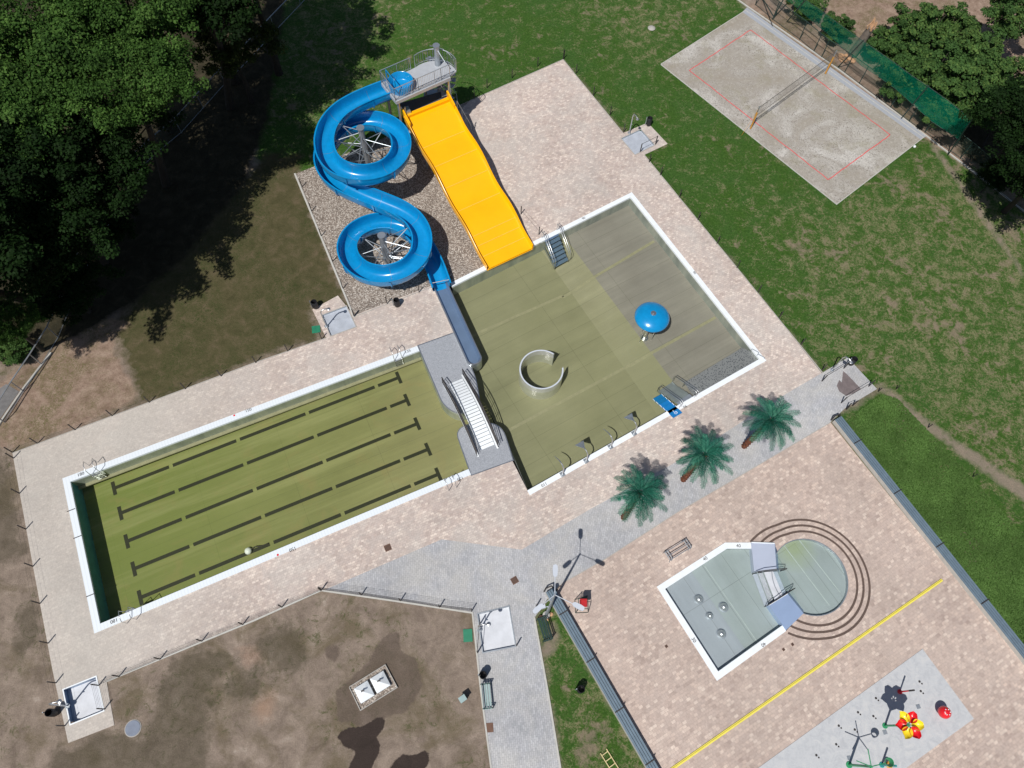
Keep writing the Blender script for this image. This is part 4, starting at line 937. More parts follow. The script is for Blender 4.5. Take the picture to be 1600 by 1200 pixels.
# start tub on the deck
st = pth[0]; mb = MB()
c_ = TP(1.05,.95,ZT+.02); mb.lathe(c_, [(.01,.02),(.72,.02),(.80,.08),(.86,.62),(.92,.66),(.96,.62),(.92,-.05)], 26, close=False); mb.build('start_tub', M['blue'], bs)
mb = MB(); s_ = TP(.35,1.35,ZT+.3); mb.tube([s_-tv*.9+Vector((0,0,-.2)),s_-tv*.9+Vector((0,0,1.0)),s_+tv*.45+Vector((0,0,1.0)),s_+tv*.45+Vector((0,0,-.2))],.04,6); mb.build('start_bar', M['blue'], bs)
# poles and struts
def pole(top, base_h, cent_range, name='support_pole'):
    tp = P(*top, base_h); mb = MB(); mb.tube([(tp.x,tp.y,0),(tp.x,tp.y,base_h)], .25, 18, r2=.22); mb.tube([(tp.x,tp.y,base_h),(tp.x,tp.y,base_h+.05)], .30, 18); po = mb.build(name, M['galv'], bs)
    n = cent_range[1]-cent_range[0]
    for j,idx in enumerate(range(cent_range[0],cent_range[1],cent_range[2])):
        q = pth[idx]; hz = min(q.z-.25, base_h-.1); d = Vector((tp.x-q.x,tp.y-q.y,0)); L = d.length; d.normalize()
        e = Vector((q.x,q.y,q.z-.35))+d*(RC+.05)
        mb = MB(); mb.tube([Vector((tp.x,tp.y,max(.6,e.z-1.3)))-d*.2, e], .04, 6); mb.tube([Vector((tp.x,tp.y,min(base_h-.1,e.z+.15)))-d*.2, e], .03, 6); st_ = mb.build('strut', M['galv'], po)
pole((563,200), 5.45, (30,112,9)); pole((596,368), 3.3, (140,205,8))
# trough at the end
ta, tb = P(688,446,.12), P(741,562,.12)
rt = thing('run_out_trough', 'blue grey steel run-out trough with a rounded end along the pool edge', 'trough', ta)
td = (tb-ta).normalized(); tn = Vector((-td.y,td.x,0)); L = (tb-ta).length; W_ = .56
ol = [Vector((-.1,-W_)),Vector((L,-W_))]+[Vector((L+W_*math.sin(a)*.8,-W_*math.cos(a))) for a in [R_(x) for x in range(15,180,15)]]+[Vector((L,W_)),Vector((-.1,W_))]
il = [Vector((v.x-(.08 if v.x > L else 0), v.y*.86)) for v in ol]; bl_ = [Vector((v.x-(.2 if v.x > L else 0), v.y*.62)) for v in ol]
W3 = lambda v,z: ta+td*v.x+tn*v.y+Vector((0,0,z-ta.z))
mb = MB(); mb.strip([W3(v,-.9) for v in ol],[W3(v,.26) for v in ol]); mb.build('outer_wall', M['galv'], rt)
mb = MB(); mb.strip([W3(v,.26) for v in ol],[W3(v,.265) for v in il]); mb.build('top_edge', M['steel'], rt)
mb = MB(); mb.strip([W3(v,.26) for v in il],[W3(v,-.05) for v in bl_]); mb.add([W3(v,-.05) for v in bl_],[tuple(range(len(bl_)))]); mb.build('inner_tray', M['bluetray'], rt)
q = P(692,438,.4); mb = MB(); mb.tube([P(676,442,.1),P(676,442,1.0),P(701,437,1.0),P(701,437,.1)],.03,6); mb.build('end_hoop', M['steel'], rt)
# ================================================================== LOW WIRE FENCES
def wirefence(label, posts, h=1.0, wires=4, wr=.006, cat='fence', pr=.03, mesh=False):
    base = PP(posts); t = thing('wire_fence', label, cat, base[0], 'low wire fences round the pools')
    for q in base: mb = MB(); mb.box((q.x,q.y,h/2),(.06,.05,h),.4); mb.build('post', M['dark'], t)
    mb = MB()
    for k_ in range(wires):
        z = h*(k_+1)/(wires)*.96
        for a,b in zip(base,base[1:]): mb.tube([(a.x,a.y,z),(b.x,b.y,z)], wr, 3, caps=False)
    mb.build('wires', M['dark'], t)
wirefence('low wire fence along the upper edge of the lane pool paving', [(20,707),(59,693),(118,672),(176,650),(234,629),(290,608),(346,588),(400,567),(450,549),(503,530)], wires=2, wr=.004)
wirefence('low wire fence along the left edge of the lane pool paving', [(22,716),(31,771),(41,827),(52,885),(63,943),(76,1005),(88,1067),(102,1134)], wires=2, wr=.004)
wirefence('low wire fence along the lower edge of the lane pool paving', [(164,1108),(155,1071),(187,1057),(251,1030),(316,1002),(380,976),(441,949),(502,923)], wires=5, wr=.006)
wirefence('low wire fence between the grey path and the brown soil', [(503,922),(565,930),(626,939),(687,949),(737,955)], wires=6, wr=.008)
wirefence('low wire fence along the left side of the gravel bed', [(472,292),(487,330),(502,369),(520,409),(536,451),(553,494)], wires=2, wr=.004)
wirefence('low wire fence between the gravel bed and the paving', [(554,495),(605,475),(655,457),(674,447)], wires=2, wr=.004)
wirefence('short wire fence at the right foot of the yellow slide', [(814,335),(842,367)], wires=2)
wirefence('low wire fence along the top edge of the paving behind the tower', [(741,155),(761,137.5),(800,122),(840,104),(880,93)], wires=2, wr=.004)
wirefence('low wire fence between the lawn and the upper right paving', [(881,92),(900,115),(927,149.5),(953,180),(974,207)], wires=3, wr=.004)
wirefence('low wire fence between the lawn and the paving right of the leisure pool', [(1014,254),(1031.5,274),(1061,309),(1090,344),(1120,381),(1151,419),(1184,457),(1217,497),(1251,539),(1284,579)], wires=3, wr=.004)
wirefence('thin wire fence on the edge of the bright green planting', [(1322,640),(1372,612),(1400,608),(1450,668),(1520,745),(1600,832),(1700,940)], wires=1, wr=.004, h=.6)
# ------------------------------------------------------------------ boundary chain fence (left)
def chain(label, pts, h, rail='galv', step=1, mr=.03):
    base = PP(pts); t = thing('chain_fence', label, 'fence', base[0])
    for q in base: mb = MB(); mb.tube([(q.x,q.y,0),(q.x,q.y,h)],.04,6); mb.build('post', M[rail], t)
    mb = MB(); mb.tube([(q.x,q.y,h) for q in base],mr,6); mb.build('top_rail', M[rail], t)
    mb = MB(); mb.tube([(q.x,q.y,.1) for q in base],mr*.6,5); mb.build('bottom_rail', M[rail], t)
    mb = MB()
    for a,b in zip(base,base[1:]): mb.add([(a.x,a.y,.1),(b.x,b.y,.1),(b.x,b.y,h),(a.x,a.y,h)],[(0,1,2,3)])
    mb.build('mesh_panel', M['mesh'], t)
chain('grey chain link fence running through the shade under the tall trees', [(8,660),(38,612),(66,570),(92,528),(112,478),(132,430),(150,386),(172,350),(194,308),(222,262),(250,236),(284,208),(318,170),(352,132),(392,92),(430,50),(470,8),(505,-30)], 1.6, mr=.045)
chain('dark mesh fence on the kerb behind the sand court', [(1180,8),(1207,31),(1249,62),(1271,81),(1283,90),(1319,114),(1342,131),(1391,168),(1420,190),(1445,207),(1500,248),(1560,300),(1610,345)], 1.9, 'dgreen')
# green ball net on tall poles
bn_ = [(1196,-25),(1232,5),(1271,80-46),(1322,84+26),(1380,150),(1424,188),(1475,228),(1500,246)]
t = thing('ball_net', 'translucent green ball stop net hung above the fence behind the court', 'net', P(1249,62))
lo_px = [(1206,-16),(1240,8),(1262,27),(1292,52),(1322,80),(1345,102),(1370,118),(1398,138),(1424,161),(1456,190),(1480,206),(1499,219)]
hi_px = [(1222,-44),(1259,0),(1280,14),(1309,36),(1349,64),(1372,80),(1398,98),(1422,116),(1450,135),(1480,156),(1500,172),(1519,187)]
la = [P(x,y,1.75) for x,y in lo_px]; ha = [P(x,y,4.2) for x,y in hi_px]
mb = MB(); mb.strip(la, ha); mb.build('netting', M['gnet'], t)
mb = MB(); mb.tube(ha,.02,5); mb.tube(la,.015,5); mb.build('edge_rope', M['dgreen'], t)
for i in (1,4,8,11):
    q = ha[i]; b_ = la[i]; mb = MB(); mb.tube([(b_.x,b_.y,0),(q.x,q.y,4.3)],.05,8); mb.build('pole', M['dgreen'], t)
for i in (0,):
    q = P(1207,30); mb = MB(); mb.tube([q, P(1240,-30,3.5)],.06,6); mb.tube([P(1190,-5), P(1210,28,1.5)],.05,6); mb.build('brace', M['dgreen'], t)
# volleyball net
n1_, n2_ = P(1172,202), P(1289,116)
t = thing('volleyball_net', 'volleyball net between two yellow padded posts on the sand court', 'net', n1_)
nd = (n2_-n1_).normalized()
for q in (n1_,n2_):
    mb = MB(); mb.tube([q,q+Vector((0,0,2.55))],.05,8); mb.build('post', M['galv'], t)
    mb = MB(); mb.tube([q+Vector((0,0,.1)),q+Vector((0,0,1.9))],.075,10); mb.build('padding', M['orange'], t)
mb = MB(); a = n1_+Vector((0,0,2.43)); b = n2_+Vector((0,0,2.43))
mb.bar(a,b,.02,.07); mb.bar(a-Vector((0,0,.95)),b-Vector((0,0,.95)),.02,.05)
for i in range(1,7): mb.tube([a-Vector((0,0,.13*i)),b-Vector((0,0,.13*i))],.005,3,caps=False)
L = (b-a).length
for i in range(int(L/.16)): q = a+nd*.16*i; mb.tube([q,q-Vector((0,0,.95))],.005,3,caps=False)
mb.build('netting', M['net'], t)
mb = MB()
for q in (n1_,n2_): mb.tube([q+Vector((0,0,2.4)), q+nd*(-1.1 if q is n1_ else 1.1)+Vector((0,0,.02))],.012,4)
mb.build('guy_rope', M['orange'], t)
c = P(1429,229,.12); mb = MB(); mb.lathe(c, [(.02,-.12),(.09,-.08),(.12,0),(.09,.08),(.02,.12)],14); tag(mb.build('ball', M['white']), 'white ball lying on the grass at the lower corner of the sand court', 'ball')
# ================================================================== SHOWERS
def basin(key, depth, mat, label, wall='bluetray', rim=True, rimm='white', cat='foot basin'):
    pl = basins[key]; t = thing('foot_basin', label, cat, (pl[0].x,pl[0].y,0), 'foot basins at the pool entrances')
    mb = MB(); mb.add([(*p,-depth) for p in pl],[(3,2,1,0)]); mb.build('tray', M[mat], t)
    mb = MB(); q = pl+[pl[0]]; mb.strip(z3(q,-depth),z3(q,.05)); mb.build('side_wall', M[wall], t)
    if rim:
        ctr = sum(pl,Vector((0,0)))/4; ou = [p+(p-ctr).normalized()*.10 for p in pl]; q = z3(ou+[ou[0]],.055); q2 = z3(pl+[pl[0]],.055); mb = MB(); mb.strip(q,q2); mb.build('rim', M[rimm], t)
    return t
basin('a',.08,'tray','pale grey foot basin beside the gravel bed corner','galv',rimm='conc')
basin('b',.08,'tray','small grey foot basin at the lawn edge under the volleyball court','galv',rimm='conc')
basin('d',.38,'traywhite','deep white foot basin at the bottom left corner of the paving','bluetray')
basin('e',.14,'traywhite','white foot basin on the grey block path','galv',rimm='galv')
# pad c is flat with a damp patch
pc = [V2(p) for p in G([(1317,580),(1324,586),(1345,608),(1335,614),(1322,619),(1311,612),(1307,603),(1311,594),(1315,598)])]
sheet('damp_patch', pc, .040, simple('damp_soil', lin(112,102,102), .9, var=.2))
for nm in ('damp_patch',): bpy.data.objects[nm]['kind'] = 'structure'
def shower(px, py, ang, label, h=2.25, arms=1):
    q = P(px,py); t = thing('shower', label, 'shower', q, 'outdoor pole showers'); u = Vector((math.cos(ang),math.sin(ang),0))
    mb = MB(); mb.lathe(q, [(.14,.03),(.14,.06)],12); mb.build('base', M['galv'], t)
    mb = MB(); mb.tube([q,q+Vector((0,0,h-.3)),q+u*.1+Vector((0,0,h-.05)),q+u*.38+Vector((0,0,h)),q+u*.58+Vector((0,0,h-.08))],.045,10); mb.build('pipe', M['steel'], t)
    mb = MB(); e = q+u*.60+Vector((0,0,h-.14)); mb.lathe(e, [(.05,.06),(.13,.02),(.13,-.01)],14); mb.build('shower_head', M['steel'], t)
    mb = MB(); mb.tube([q+u*.04+Vector((0,0,1.1)), q+u*.14+Vector((0,0,1.1))],.03,8); mb.build('push_valve', M['steel'], t)
shower(510,510,R_(20),'steel shower pole at the foot basin beside the gravel bed')
shower(983,208,R_(-60),'steel shower pole at the small foot basin on the lawn edge')
shower(1300,578,R_(-50),'steel shower pole at the flat wet pad in front of the planting')
shower(106,1103,R_(15),'steel shower pole at the deep white foot basin')
shower(749,985,R_(10),'steel shower pole at the white foot basin on the grey path')
def gatepost(label, pts, h=1.0):
    t = thing('handrail_posts', label, 'barrier', P(*pts[0]), 'short barriers at the foot basins')
    for x,y in pts: q = P(x,y); mb = MB(); mb.box((q.x,q.y,h/2),(.07,.05,h),.3); mb.build('post', M['dark'], t)
    if len(pts) > 1:
        mb = MB(); mb.tube([P(x,y)+Vector((0,0,h*.97)) for x,y in pts],.018,5); mb.build('rail', M['dark'], t)
gatepost('dark barrier on the lower side of the small basin at the lawn', [(1000,238),(1024,226)])
gatepost('dark barrier at the left side of the white basin on the path', [(746,1020),(750,975)])
gatepost('single dark post at the lower right corner of the white path basin', [(807,1009)])
gatepost('dark rail beside the flat wet pad nearest the pool', [(1284,596),(1318,576)])
gatepost('long dark green rail beside the damp patch and the planting', [(1314,630),(1357,604)], 1.05)
gatepost('short dark barrier right of the green planting corner', [(1322,638),(1332,634)], .9)
gatepost('single dark post between the grass wedge and the grey path', [(838,948)])
# bins
def bin_(px, py, label, h=.85, r=.22, flap=False, mat='black', rz=0):
    q = P(px,py); t = thing('litter_bin', label, 'bin', q, 'dark litter bins')
    mb = MB(); mb.lathe(q, [(r*.85,.08),(r,.2),(r,h),(r*.9,h+.02),(r*.8,h-.02),(r*.8,h-.5)],20,close=False); bd_ = mb.build('body', M[mat], t)
    mb = MB(); mb.tube([q+Vector((-r-.06,0,0)),q+Vector((-r-.06,0,h+.1))],.035,6); mb.build('post', M['galv'], t)
    mb = MB(); mb.lathe(q, [(r*.78,.3),(0.01,.3)],14,close=False); mb.build('liner', M['dark'], bd_)
for a in ((621,478,'black litter bin on the paving edge below the blue slide',),(494,481,'black litter bin at the basin beside the gravel bed'),(1013,196,'black litter bin on the lawn corner of the small basin'),(1328,569,'black litter bin at the wet pad beside the lawn'),(88,1114,'black litter bin on the soil left of the deep white basin'),(755,1056,'dark blue litter bin on the edge of the grey block path'),(906,1078,'black litter bin in the grass wedge')):
    bin_(*a)
q = P(724,1092); t = thing('stone_marker', 'small pale slab with a black box on the brown soil', 'box', q); mb = MB(); mb.box(q+Vector((0,0,.35)),(.30,.3,.7),.6); mb.build('body', M['black'], t); mb = MB(); mb.box(q+Vector((-.02,-.02,.72)),(.42,.34,.05),.6); mb.build('lid', M['slat2'], t)
# benches
def bench(A_, B_, w, label, mat, side=1):
    a, b = P(*A_), P(*B_); d = (b-a).normalized(); n = Vector((-d.y,d.x,0))*side; t = thing('park_bench', label, 'bench', a, 'metal framed park benches'); L = (b-a).length
    for k_ in range(3): mb = MB(); o_ = n*(.1+.15*k_)+Vector((0,0,.46)); mb.bar(a+o_,b+o_,.115,.035); mb.build('seat_slat', M[mat], t)
    for k_ in range(2): mb = MB(); o_ = n*(.50+.03*k_)+Vector((0,0,.62+.15*k_)); mb.bar(a+o_,b+o_,.03,.11); mb.build('back_slat', M[mat], t)
    for q in (a+d*.06,b-d*.06): 
        mb = MB(); mb.bar(q,q+Vector((0,0,.45)),.06,.05); mb.bar(q+n*.48,q+n*.56+Vector((0,0,.86)),.06,.05); mb.bar(q+Vector((0,0,.42)),q+n*.5+Vector((0,0,.42)),.06,.04); mb.bar(q+Vector((0,0,.64)),q+n*.5+Vector((0,0,.66)),.05,.03); mb.bar(q+Vector((0,0,.42)),q+Vector((0,0,.64)),.05,.04); mb.build('end_frame', M['dgreen'], t)
    return t
bench((770,1108),(766,1067),.5,'pale slatted park bench with dark frame on the left of the path','slat2')
bench((838,968),(849,1005),.5,'dark green park bench on the right edge of the grey path','dgreen')
# ladder lying in grass
a, b = P(938,1177,.08), P(966,1222,.08); d = (b-a).normalized(); n = Vector((-d.y,d.x,0)); t = thing('wooden_ladder', 'pale wooden ladder lying in the grass wedge', 'ladder', a)
for s in (0,.42): mb = MB(); mb.bar(a+n*s,b+n*s,.05,.06); mb.build('side_rail', M['wood'], t)
for i in range(6): mb = MB(); q = a+d*(.15+.36*i); mb.bar(q,q+n*.42,.05,.03); mb.build('rung', M['wood'], t)
# covers and drains
def flat(name, px, py, w, h, ang, mat, label, cat, z=.045, th=.02, grp=None):
    q = P(px,py); mb = MB(); mb.box((q.x,q.y,z),(w,h,th),ang); o = mb.build(name, M[mat]); return tag(o, label, cat, grp)
flat('valve_lid', 731,993,.55,.75,R_(4),'greenp','green plastic valve lid on the soil beside the path','lid')
flat('valve_lid', 494,515,.6,.6,R_(10),'greenp','green plastic valve lid on the soil near the gravel bed','lid')
def drain(px,py,s,ang,label):
    q = P(px,py); t = thing('drain_grate', label, 'drain', q, 'square drains in the paving'); mb = MB(); mb.box((q.x,q.y,.044),(s,s,.016),ang); mb.build('frame', M['rust'], t)
    mb = MB(); R = Matrix.Rotation(ang,3,'Z')
    for i in range(5): mb.box(Vector((q.x,q.y,.058))+R@Vector(((i-2)*s*.17,0,0)),(s*.06,s*.8,.012),ang)
    mb.build('bars', M['dark'], t)
drain(606,856,.42,A_LANE,'brown square drain in the pink paving below the lane pool'); drain(804,907,.42,A_ACT,'brown square drain in the grey paving left of the street lamp')
drain(1041,1010,.16,A_KID,'tiny brown drain in the paving left of the paddling pool'); drain(1224,1015,.16,A_KID,'tiny dark drain just below the paddling pool rim, the left one'); drain(1238,1007,.16,A_KID,'tiny ring drain just below the paddling pool rim, the right one')
flat('door_mat', 764,1137,.5,.5,R_(4),'rust','rust brown mat on the edge of the grey path','mat')
q = P(208,1138); t = thing('manhole', 'round grey manhole cover on the brown soil', 'manhole', q); mb = MB(); mb.lathe(q,[(.42,0),(.42,.06)],24); mb.build('cover', simple('blue_grey_cover', lin(122,130,146), .7), t); mb = MB(); mb.lathe(q,[(.47,.0),(.47,.03),(.42,.03)],24); mb.build('ring', M['conc'], t)
for px,py,s,lb in ((1018,44,.45,'pale stone lying in the lawn at the top'),): 
    q = P(px,py,.05); mb = MB(); mb.lathe(q,[(s*.7,-.05),(s*.8,.02),(s*.5,.12),(.02,.15)],9); tag(mb.build('stone',M['conc']),lb,'stone')
# skylight pit
pl = G([(547,1074),(602,1040),(620,1074),(564,1109)]); t = thing('skylight_pit', 'framed pit with two white pyramid skylights in the brown soil', 'skylight', P(547,1074))
mb,_ = rimstrip(pl+[pl[0]], .05, 0, .14); mb.build('frame', M['conc'], t)
mb = MB(); mb.add([(*p,.06) for p in pl],[(0,1,2,3)]); mb.build('gravel_fill', M['gravel'], t)
e1 = (pl[1]-pl[0]); e2 = (pl[3]-pl[0])
for f in (.08,.53):
    o_ = pl[0]+e1*f+e2*.16; c4 = [o_,o_+e1*.38,o_+e1*.38+e2*.66,o_+e2*.66]; ctr = sum(c4,Vector((0,0)))/4
    mb = MB(); mb.prism(c4,.05,.30); sk = mb.build('skylight', M['galv'], t)
    mb = MB(); mb.add([(*p,.305) for p in c4]+[(*ctr,.62)],[(0,1,4),(1,2,4),(2,3,4),(3,0,4)]); mb.build('pyramid', M['white'], sk)
    mb = MB(); mb.tube([(ctr.x-.1,ctr.y,.60),(ctr.x-.08,ctr.y+.03,.78),(ctr.x+.08,ctr.y+.05,.78)],.04,6); mb.build('vent_pipe', M['dark'], sk)
# bike rack
a, b = P(1040,872), P(1074,851); d = (b-a).normalized(); n = Vector((-d.y,d.x,0)); t = thing('steel_rack', 'low steel rack standing on pink paving above the paddling pool', 'rack', a); L = (b-a).length
for s in (-.28,0,.28): mb = MB(); mb.tube([a+n*s+Vector((0,0,.5)),b+n*s+Vector((0,0,.5))],.028,6); mb.build('rail', M['galv'], t)
for f in (.02,.12,.88,.98):
    q = a+d*L*f; mb = MB(); mb.tube([q-n*.34,q-n*.30+Vector((0,0,.48)),q+n*.30+Vector((0,0,.48)),q+n*.34],.03,6); mb.build('hoop', M['galv'], t)
# lifeguard chair
q = P(908,948); t = thing('lifeguard_chair', 'red seat on a thin green tube frame beside the long bench', 'chair', q)
cs = [P(899,958),P(919,957),P(918,931),P(898,937)]
tops = [q+Vector((-.28,-.3,1.2)),q+Vector((.28,-.3,1.2)),q+Vector((.28,.3,1.2)),q+Vector((-.28,.3,1.2))]
for c_,tp in zip(cs,tops): mb = MB(); mb.tube([c_,tp],.025,6); mb.build('leg', M['dgreen'], t)
mb = MB()
for i in range(4): mb.tube([cs[i]+Vector((0,0,.05)),cs[(i+1)%4]+Vector((0,0,.05))],.02,5); mb.tube([tops[i],tops[(i+1)%4]],.02,5)
for j in (.3,.55,.8): mb.tube([cs[3].lerp(tops[3],j),cs[2].lerp(tops[2],j)],.02,5)
mb.build('frame', M['dgreen'], t)
mb = MB(); mb.box(q+Vector((0,0,1.24)),(.42,.40,.05)); mb.box(q+Vector((0,.2,1.42)),(.42,.05,.34))
for s in (-.2,.2): mb.box(q+Vector((s,0,1.33)),(.04,.38,.16))
mb.build('seat', simple('dark_red_seat', (.42,.02,.025,1), .4), t)
# street lamp
q = P(853,962); hL = 7.55; tp = Vector((q.x,q.y,hL)); t = thing('street_lamp', 'tall grey street lamp with three white heads by the long bench', 'street lamp', q)
mb = MB(); mb.tube([q,tp],.11,12,r2=.05); mb.build('pole', M['galv'], t)
mb = MB(); mb.lathe(q,[(.22,0),(.22,.35),(.13,.4)],14); mb.build('base', M['lightconc'], t)
for hx,hy in ((867.5,897),(845,947.5),(899,945)):
    e = P(hx,hy,hL+.1); d = (e-tp); d.z = 0; L = d.length; d.normalize(); mb = MB(); mb.tube([tp-Vector((0,0,.08)),tp+d*L+Vector((0,0,.08))],.022,8); am_ = mb.build('arm', M['lampgrey'], t)
    n = Vector((-d.y,d.x,0)); o_ = tp+d*(L-.15)+Vector((0,0,.1)); out = [(0,.06),(.10,.12),(.42,.14),(.62,.11),(.66,0)]; pl = [o_+d*x+n*y for x,y in out]+[o_+d*x-n*y for x,y in out[::-1][1:]]
    mb = MB(); mb.prism([V2(p) for p in pl][::-1], o_.z-.04, o_.z+.05); hd = mb.build('lamp_head', M['lampgrey'], am_)
mb = MB(); mb.box(P(849,948,3.6),(.22,.2,.3),.3); mb.tube([Vector((q.x,q.y,3.5)),P(849,948,3.6)],.03,5); mb.build('control_box', M['lampgrey'], t)
mb = MB(); 
for _ in range(7): c_ = q+Vector((random.uniform(-.35,.35),random.uniform(-.35,.25),.06)); mb.lathe(c_,[(.12,-.06),(.13,.03),(.02,.1)],7)
tag(mb.build('rubble', M['rock']),'orange brown rubble heaped round the street lamp base','rubble')
# ================================================================== SPLASH PAD TOYS
def vp(px,py,z): return P(px,py,z)
b_ = P(1382,1134); hF = 2.85
t = thing('flower_spray', 'red and yellow flower of spoon petals on a green pole', 'water toy', b_)
mb = MB(); mb.tube([b_,b_+Vector((0,0,hF-.3)),b_+Vector((0,0,hF))],.06,10); mb.lathe(b_,[(.16,.05),(.16,.09)],14); mb.build('pole', M['green'], t)
hc = Vector((b_.x,b_.y,hF))
for i in range(6):
    a = R_(180+60*i); u = Vector((math.cos(a),math.sin(a),0)); n = Vector((-u.y,u.x,0)); mb = MB(); mb.sm = True; rows = []
    N1,N2 = 8,8
    for p_ in range(N1+1):
        f = p_/N1; w = .30*math.sin(PI*min(1,.06+f*.94))**.7*(1.15-.3*f) if f < 1 else .02
        for j in range(N2+1):
            g = j/N2*2-1; rows.append(hc+u*(.14+.66*f)+n*w*g+Vector((0,0,-.02+.12*math.sin(PI*f)*-1+.20*abs(g)**2*(1 if f < 1 else 0)+.10*f)))
    mb.add(rows,[(p_*(N2+1)+j,p_*(N2+1)+j+1,(p_+1)*(N2+1)+j+1,(p_+1)*(N2+1)+j) for p_ in range(N1) for j in range(N2)])
    pt_ = mb.build('petal', M['red' if i%2==0 else 'yel2'], t)
    mb = MB(); mb.tube([hc,hc+u*.3-Vector((0,0,.08))],.03,6); mb.build('petal_stem', M['green'], pt_)
c = P(1476,1113,.62); g_ = Vector((c.x,c.y,0)); t = thing('spray_ball', 'red dome spray toy near the right corner of the splash pad', 'water toy', g_)
mb = MB(); mb.lathe(g_,[(.05,.28),(.25,.33),(.34,.5),(.36,.62),(.32,.76),(.2,.9),(.05,.95)],24); mb.build('dome', M['red'], t); mb = MB(); mb.tube([g_+Vector((0,0,.05)),g_+Vector((0,0,.3))],.08,10); mb.build('stand', M['red'], t)
mb = MB()
for i in range(6): a = i*PI/3; mb.lathe(g_+Vector((math.cos(a)*.16,math.sin(a)*.16,.93)),[(.03,0),(.03,.03)],6)
mb.build('nozzle', M['white'], t)
q = P(1405,1081); t = thing('spray_pole', 'thin red spray pole left of the red dome', 'water toy', q)
mb = MB(); mb.tube([q,q+Vector((0,0,1.75))],.045,8); mb.build('pole', M['red'], t); mb = MB(); mb.lathe(q,[(.14,.05),(.14,.10),(.06,.14)],12); mb.build('base', M['red'], t)
mb = MB(); mb.tube([q+Vector((0,0,1.2)),q+Vector((0,0,1.76))],.05,8); mb.build('nozzle', M['dark'], t)
q = P(1326,1195); hS = 2.85; t = thing('spray_tree', 'green spray pole with five thin arms and a tipping bucket', 'water toy', q); tp = Vector((q.x,q.y,hS))
mb = MB(); mb.tube([q,tp],.07,10); mb.lathe(q,[(.18,.05),(.18,.1)],14); mb.build('pole', M['green'], t)
for i,a in enumerate((92,160,232,300,12)):
    u = Vector((math.cos(R_(a)),math.sin(R_(a)),0)); mb = MB(); e = tp+u*(.82 if i else .86)+Vector((0,0,.05)); mb.tube([tp,e],.028,6); mb.build('arm', M['green'], t)
u = Vector((math.cos(R_(12)),math.sin(R_(12)),0)); mb = MB(); c_ = tp+u*1.0; mb.lathe(c_,[(.14,-.2),(.22,.0),(.24,.14),(.22,.14),(.16,-.1)],16,close=False); mb.build('bucket', M['green'], t)
q = P(1377,1195); t = thing('spray_pole', 'teal spray pole with an orange wheel near the splash pad edge', 'water toy', q)
mb = MB(); mb.tube([q,q+Vector((0,0,1.75))],.06,8); mb.lathe(q,[(.15,.05),(.15,.1)],12); mb.build('pole', M['teal'], t)
mb = MB(); c_ = q+Vector((.22,0,.5)); mb.lathe(c_,[(.12,-.04),(.2,0),(.12,.05),(.03,.06)],16); mb.build('wheel', M['orange'], t)
for i,(px,py,s) in enumerate(((1434,1104,.24),(1382,1144,.24),(1326,1184,.22))):
    q = P(px,py); mb = MB(); mb.box((q.x,q.y,.058),(s,s,.016),.2); tag(mb.build('floor_drain', M['galv']), ['small square drain between the red pole and the red dome','small square drain just below the flower toy pole','small square drain beside the green spray pole'][i],'drain','square drains in the splash pad')
noz = ((1436,1065),(1368,1091),(1340,1113),(1364,1119),(1310,1134),(1335,1140),(1306,1163),(1275,1180),(1438,1080))
for i,(px,py) in enumerate(noz):
    q = P(px,py); mb = MB(); mb.lathe((q.x,q.y,.05),[(.07,0),(.07,.012),(.03,.02)],10); mb.lathe((q.x+.12,q.y-.12,.05),[(.05,0),(.05,.012)],8)
    tag(mb.build('ground_nozzle', M['dark']), 'pair of small dark water jets flush with the splash pad concrete','nozzle','ground jets in the splash pad')
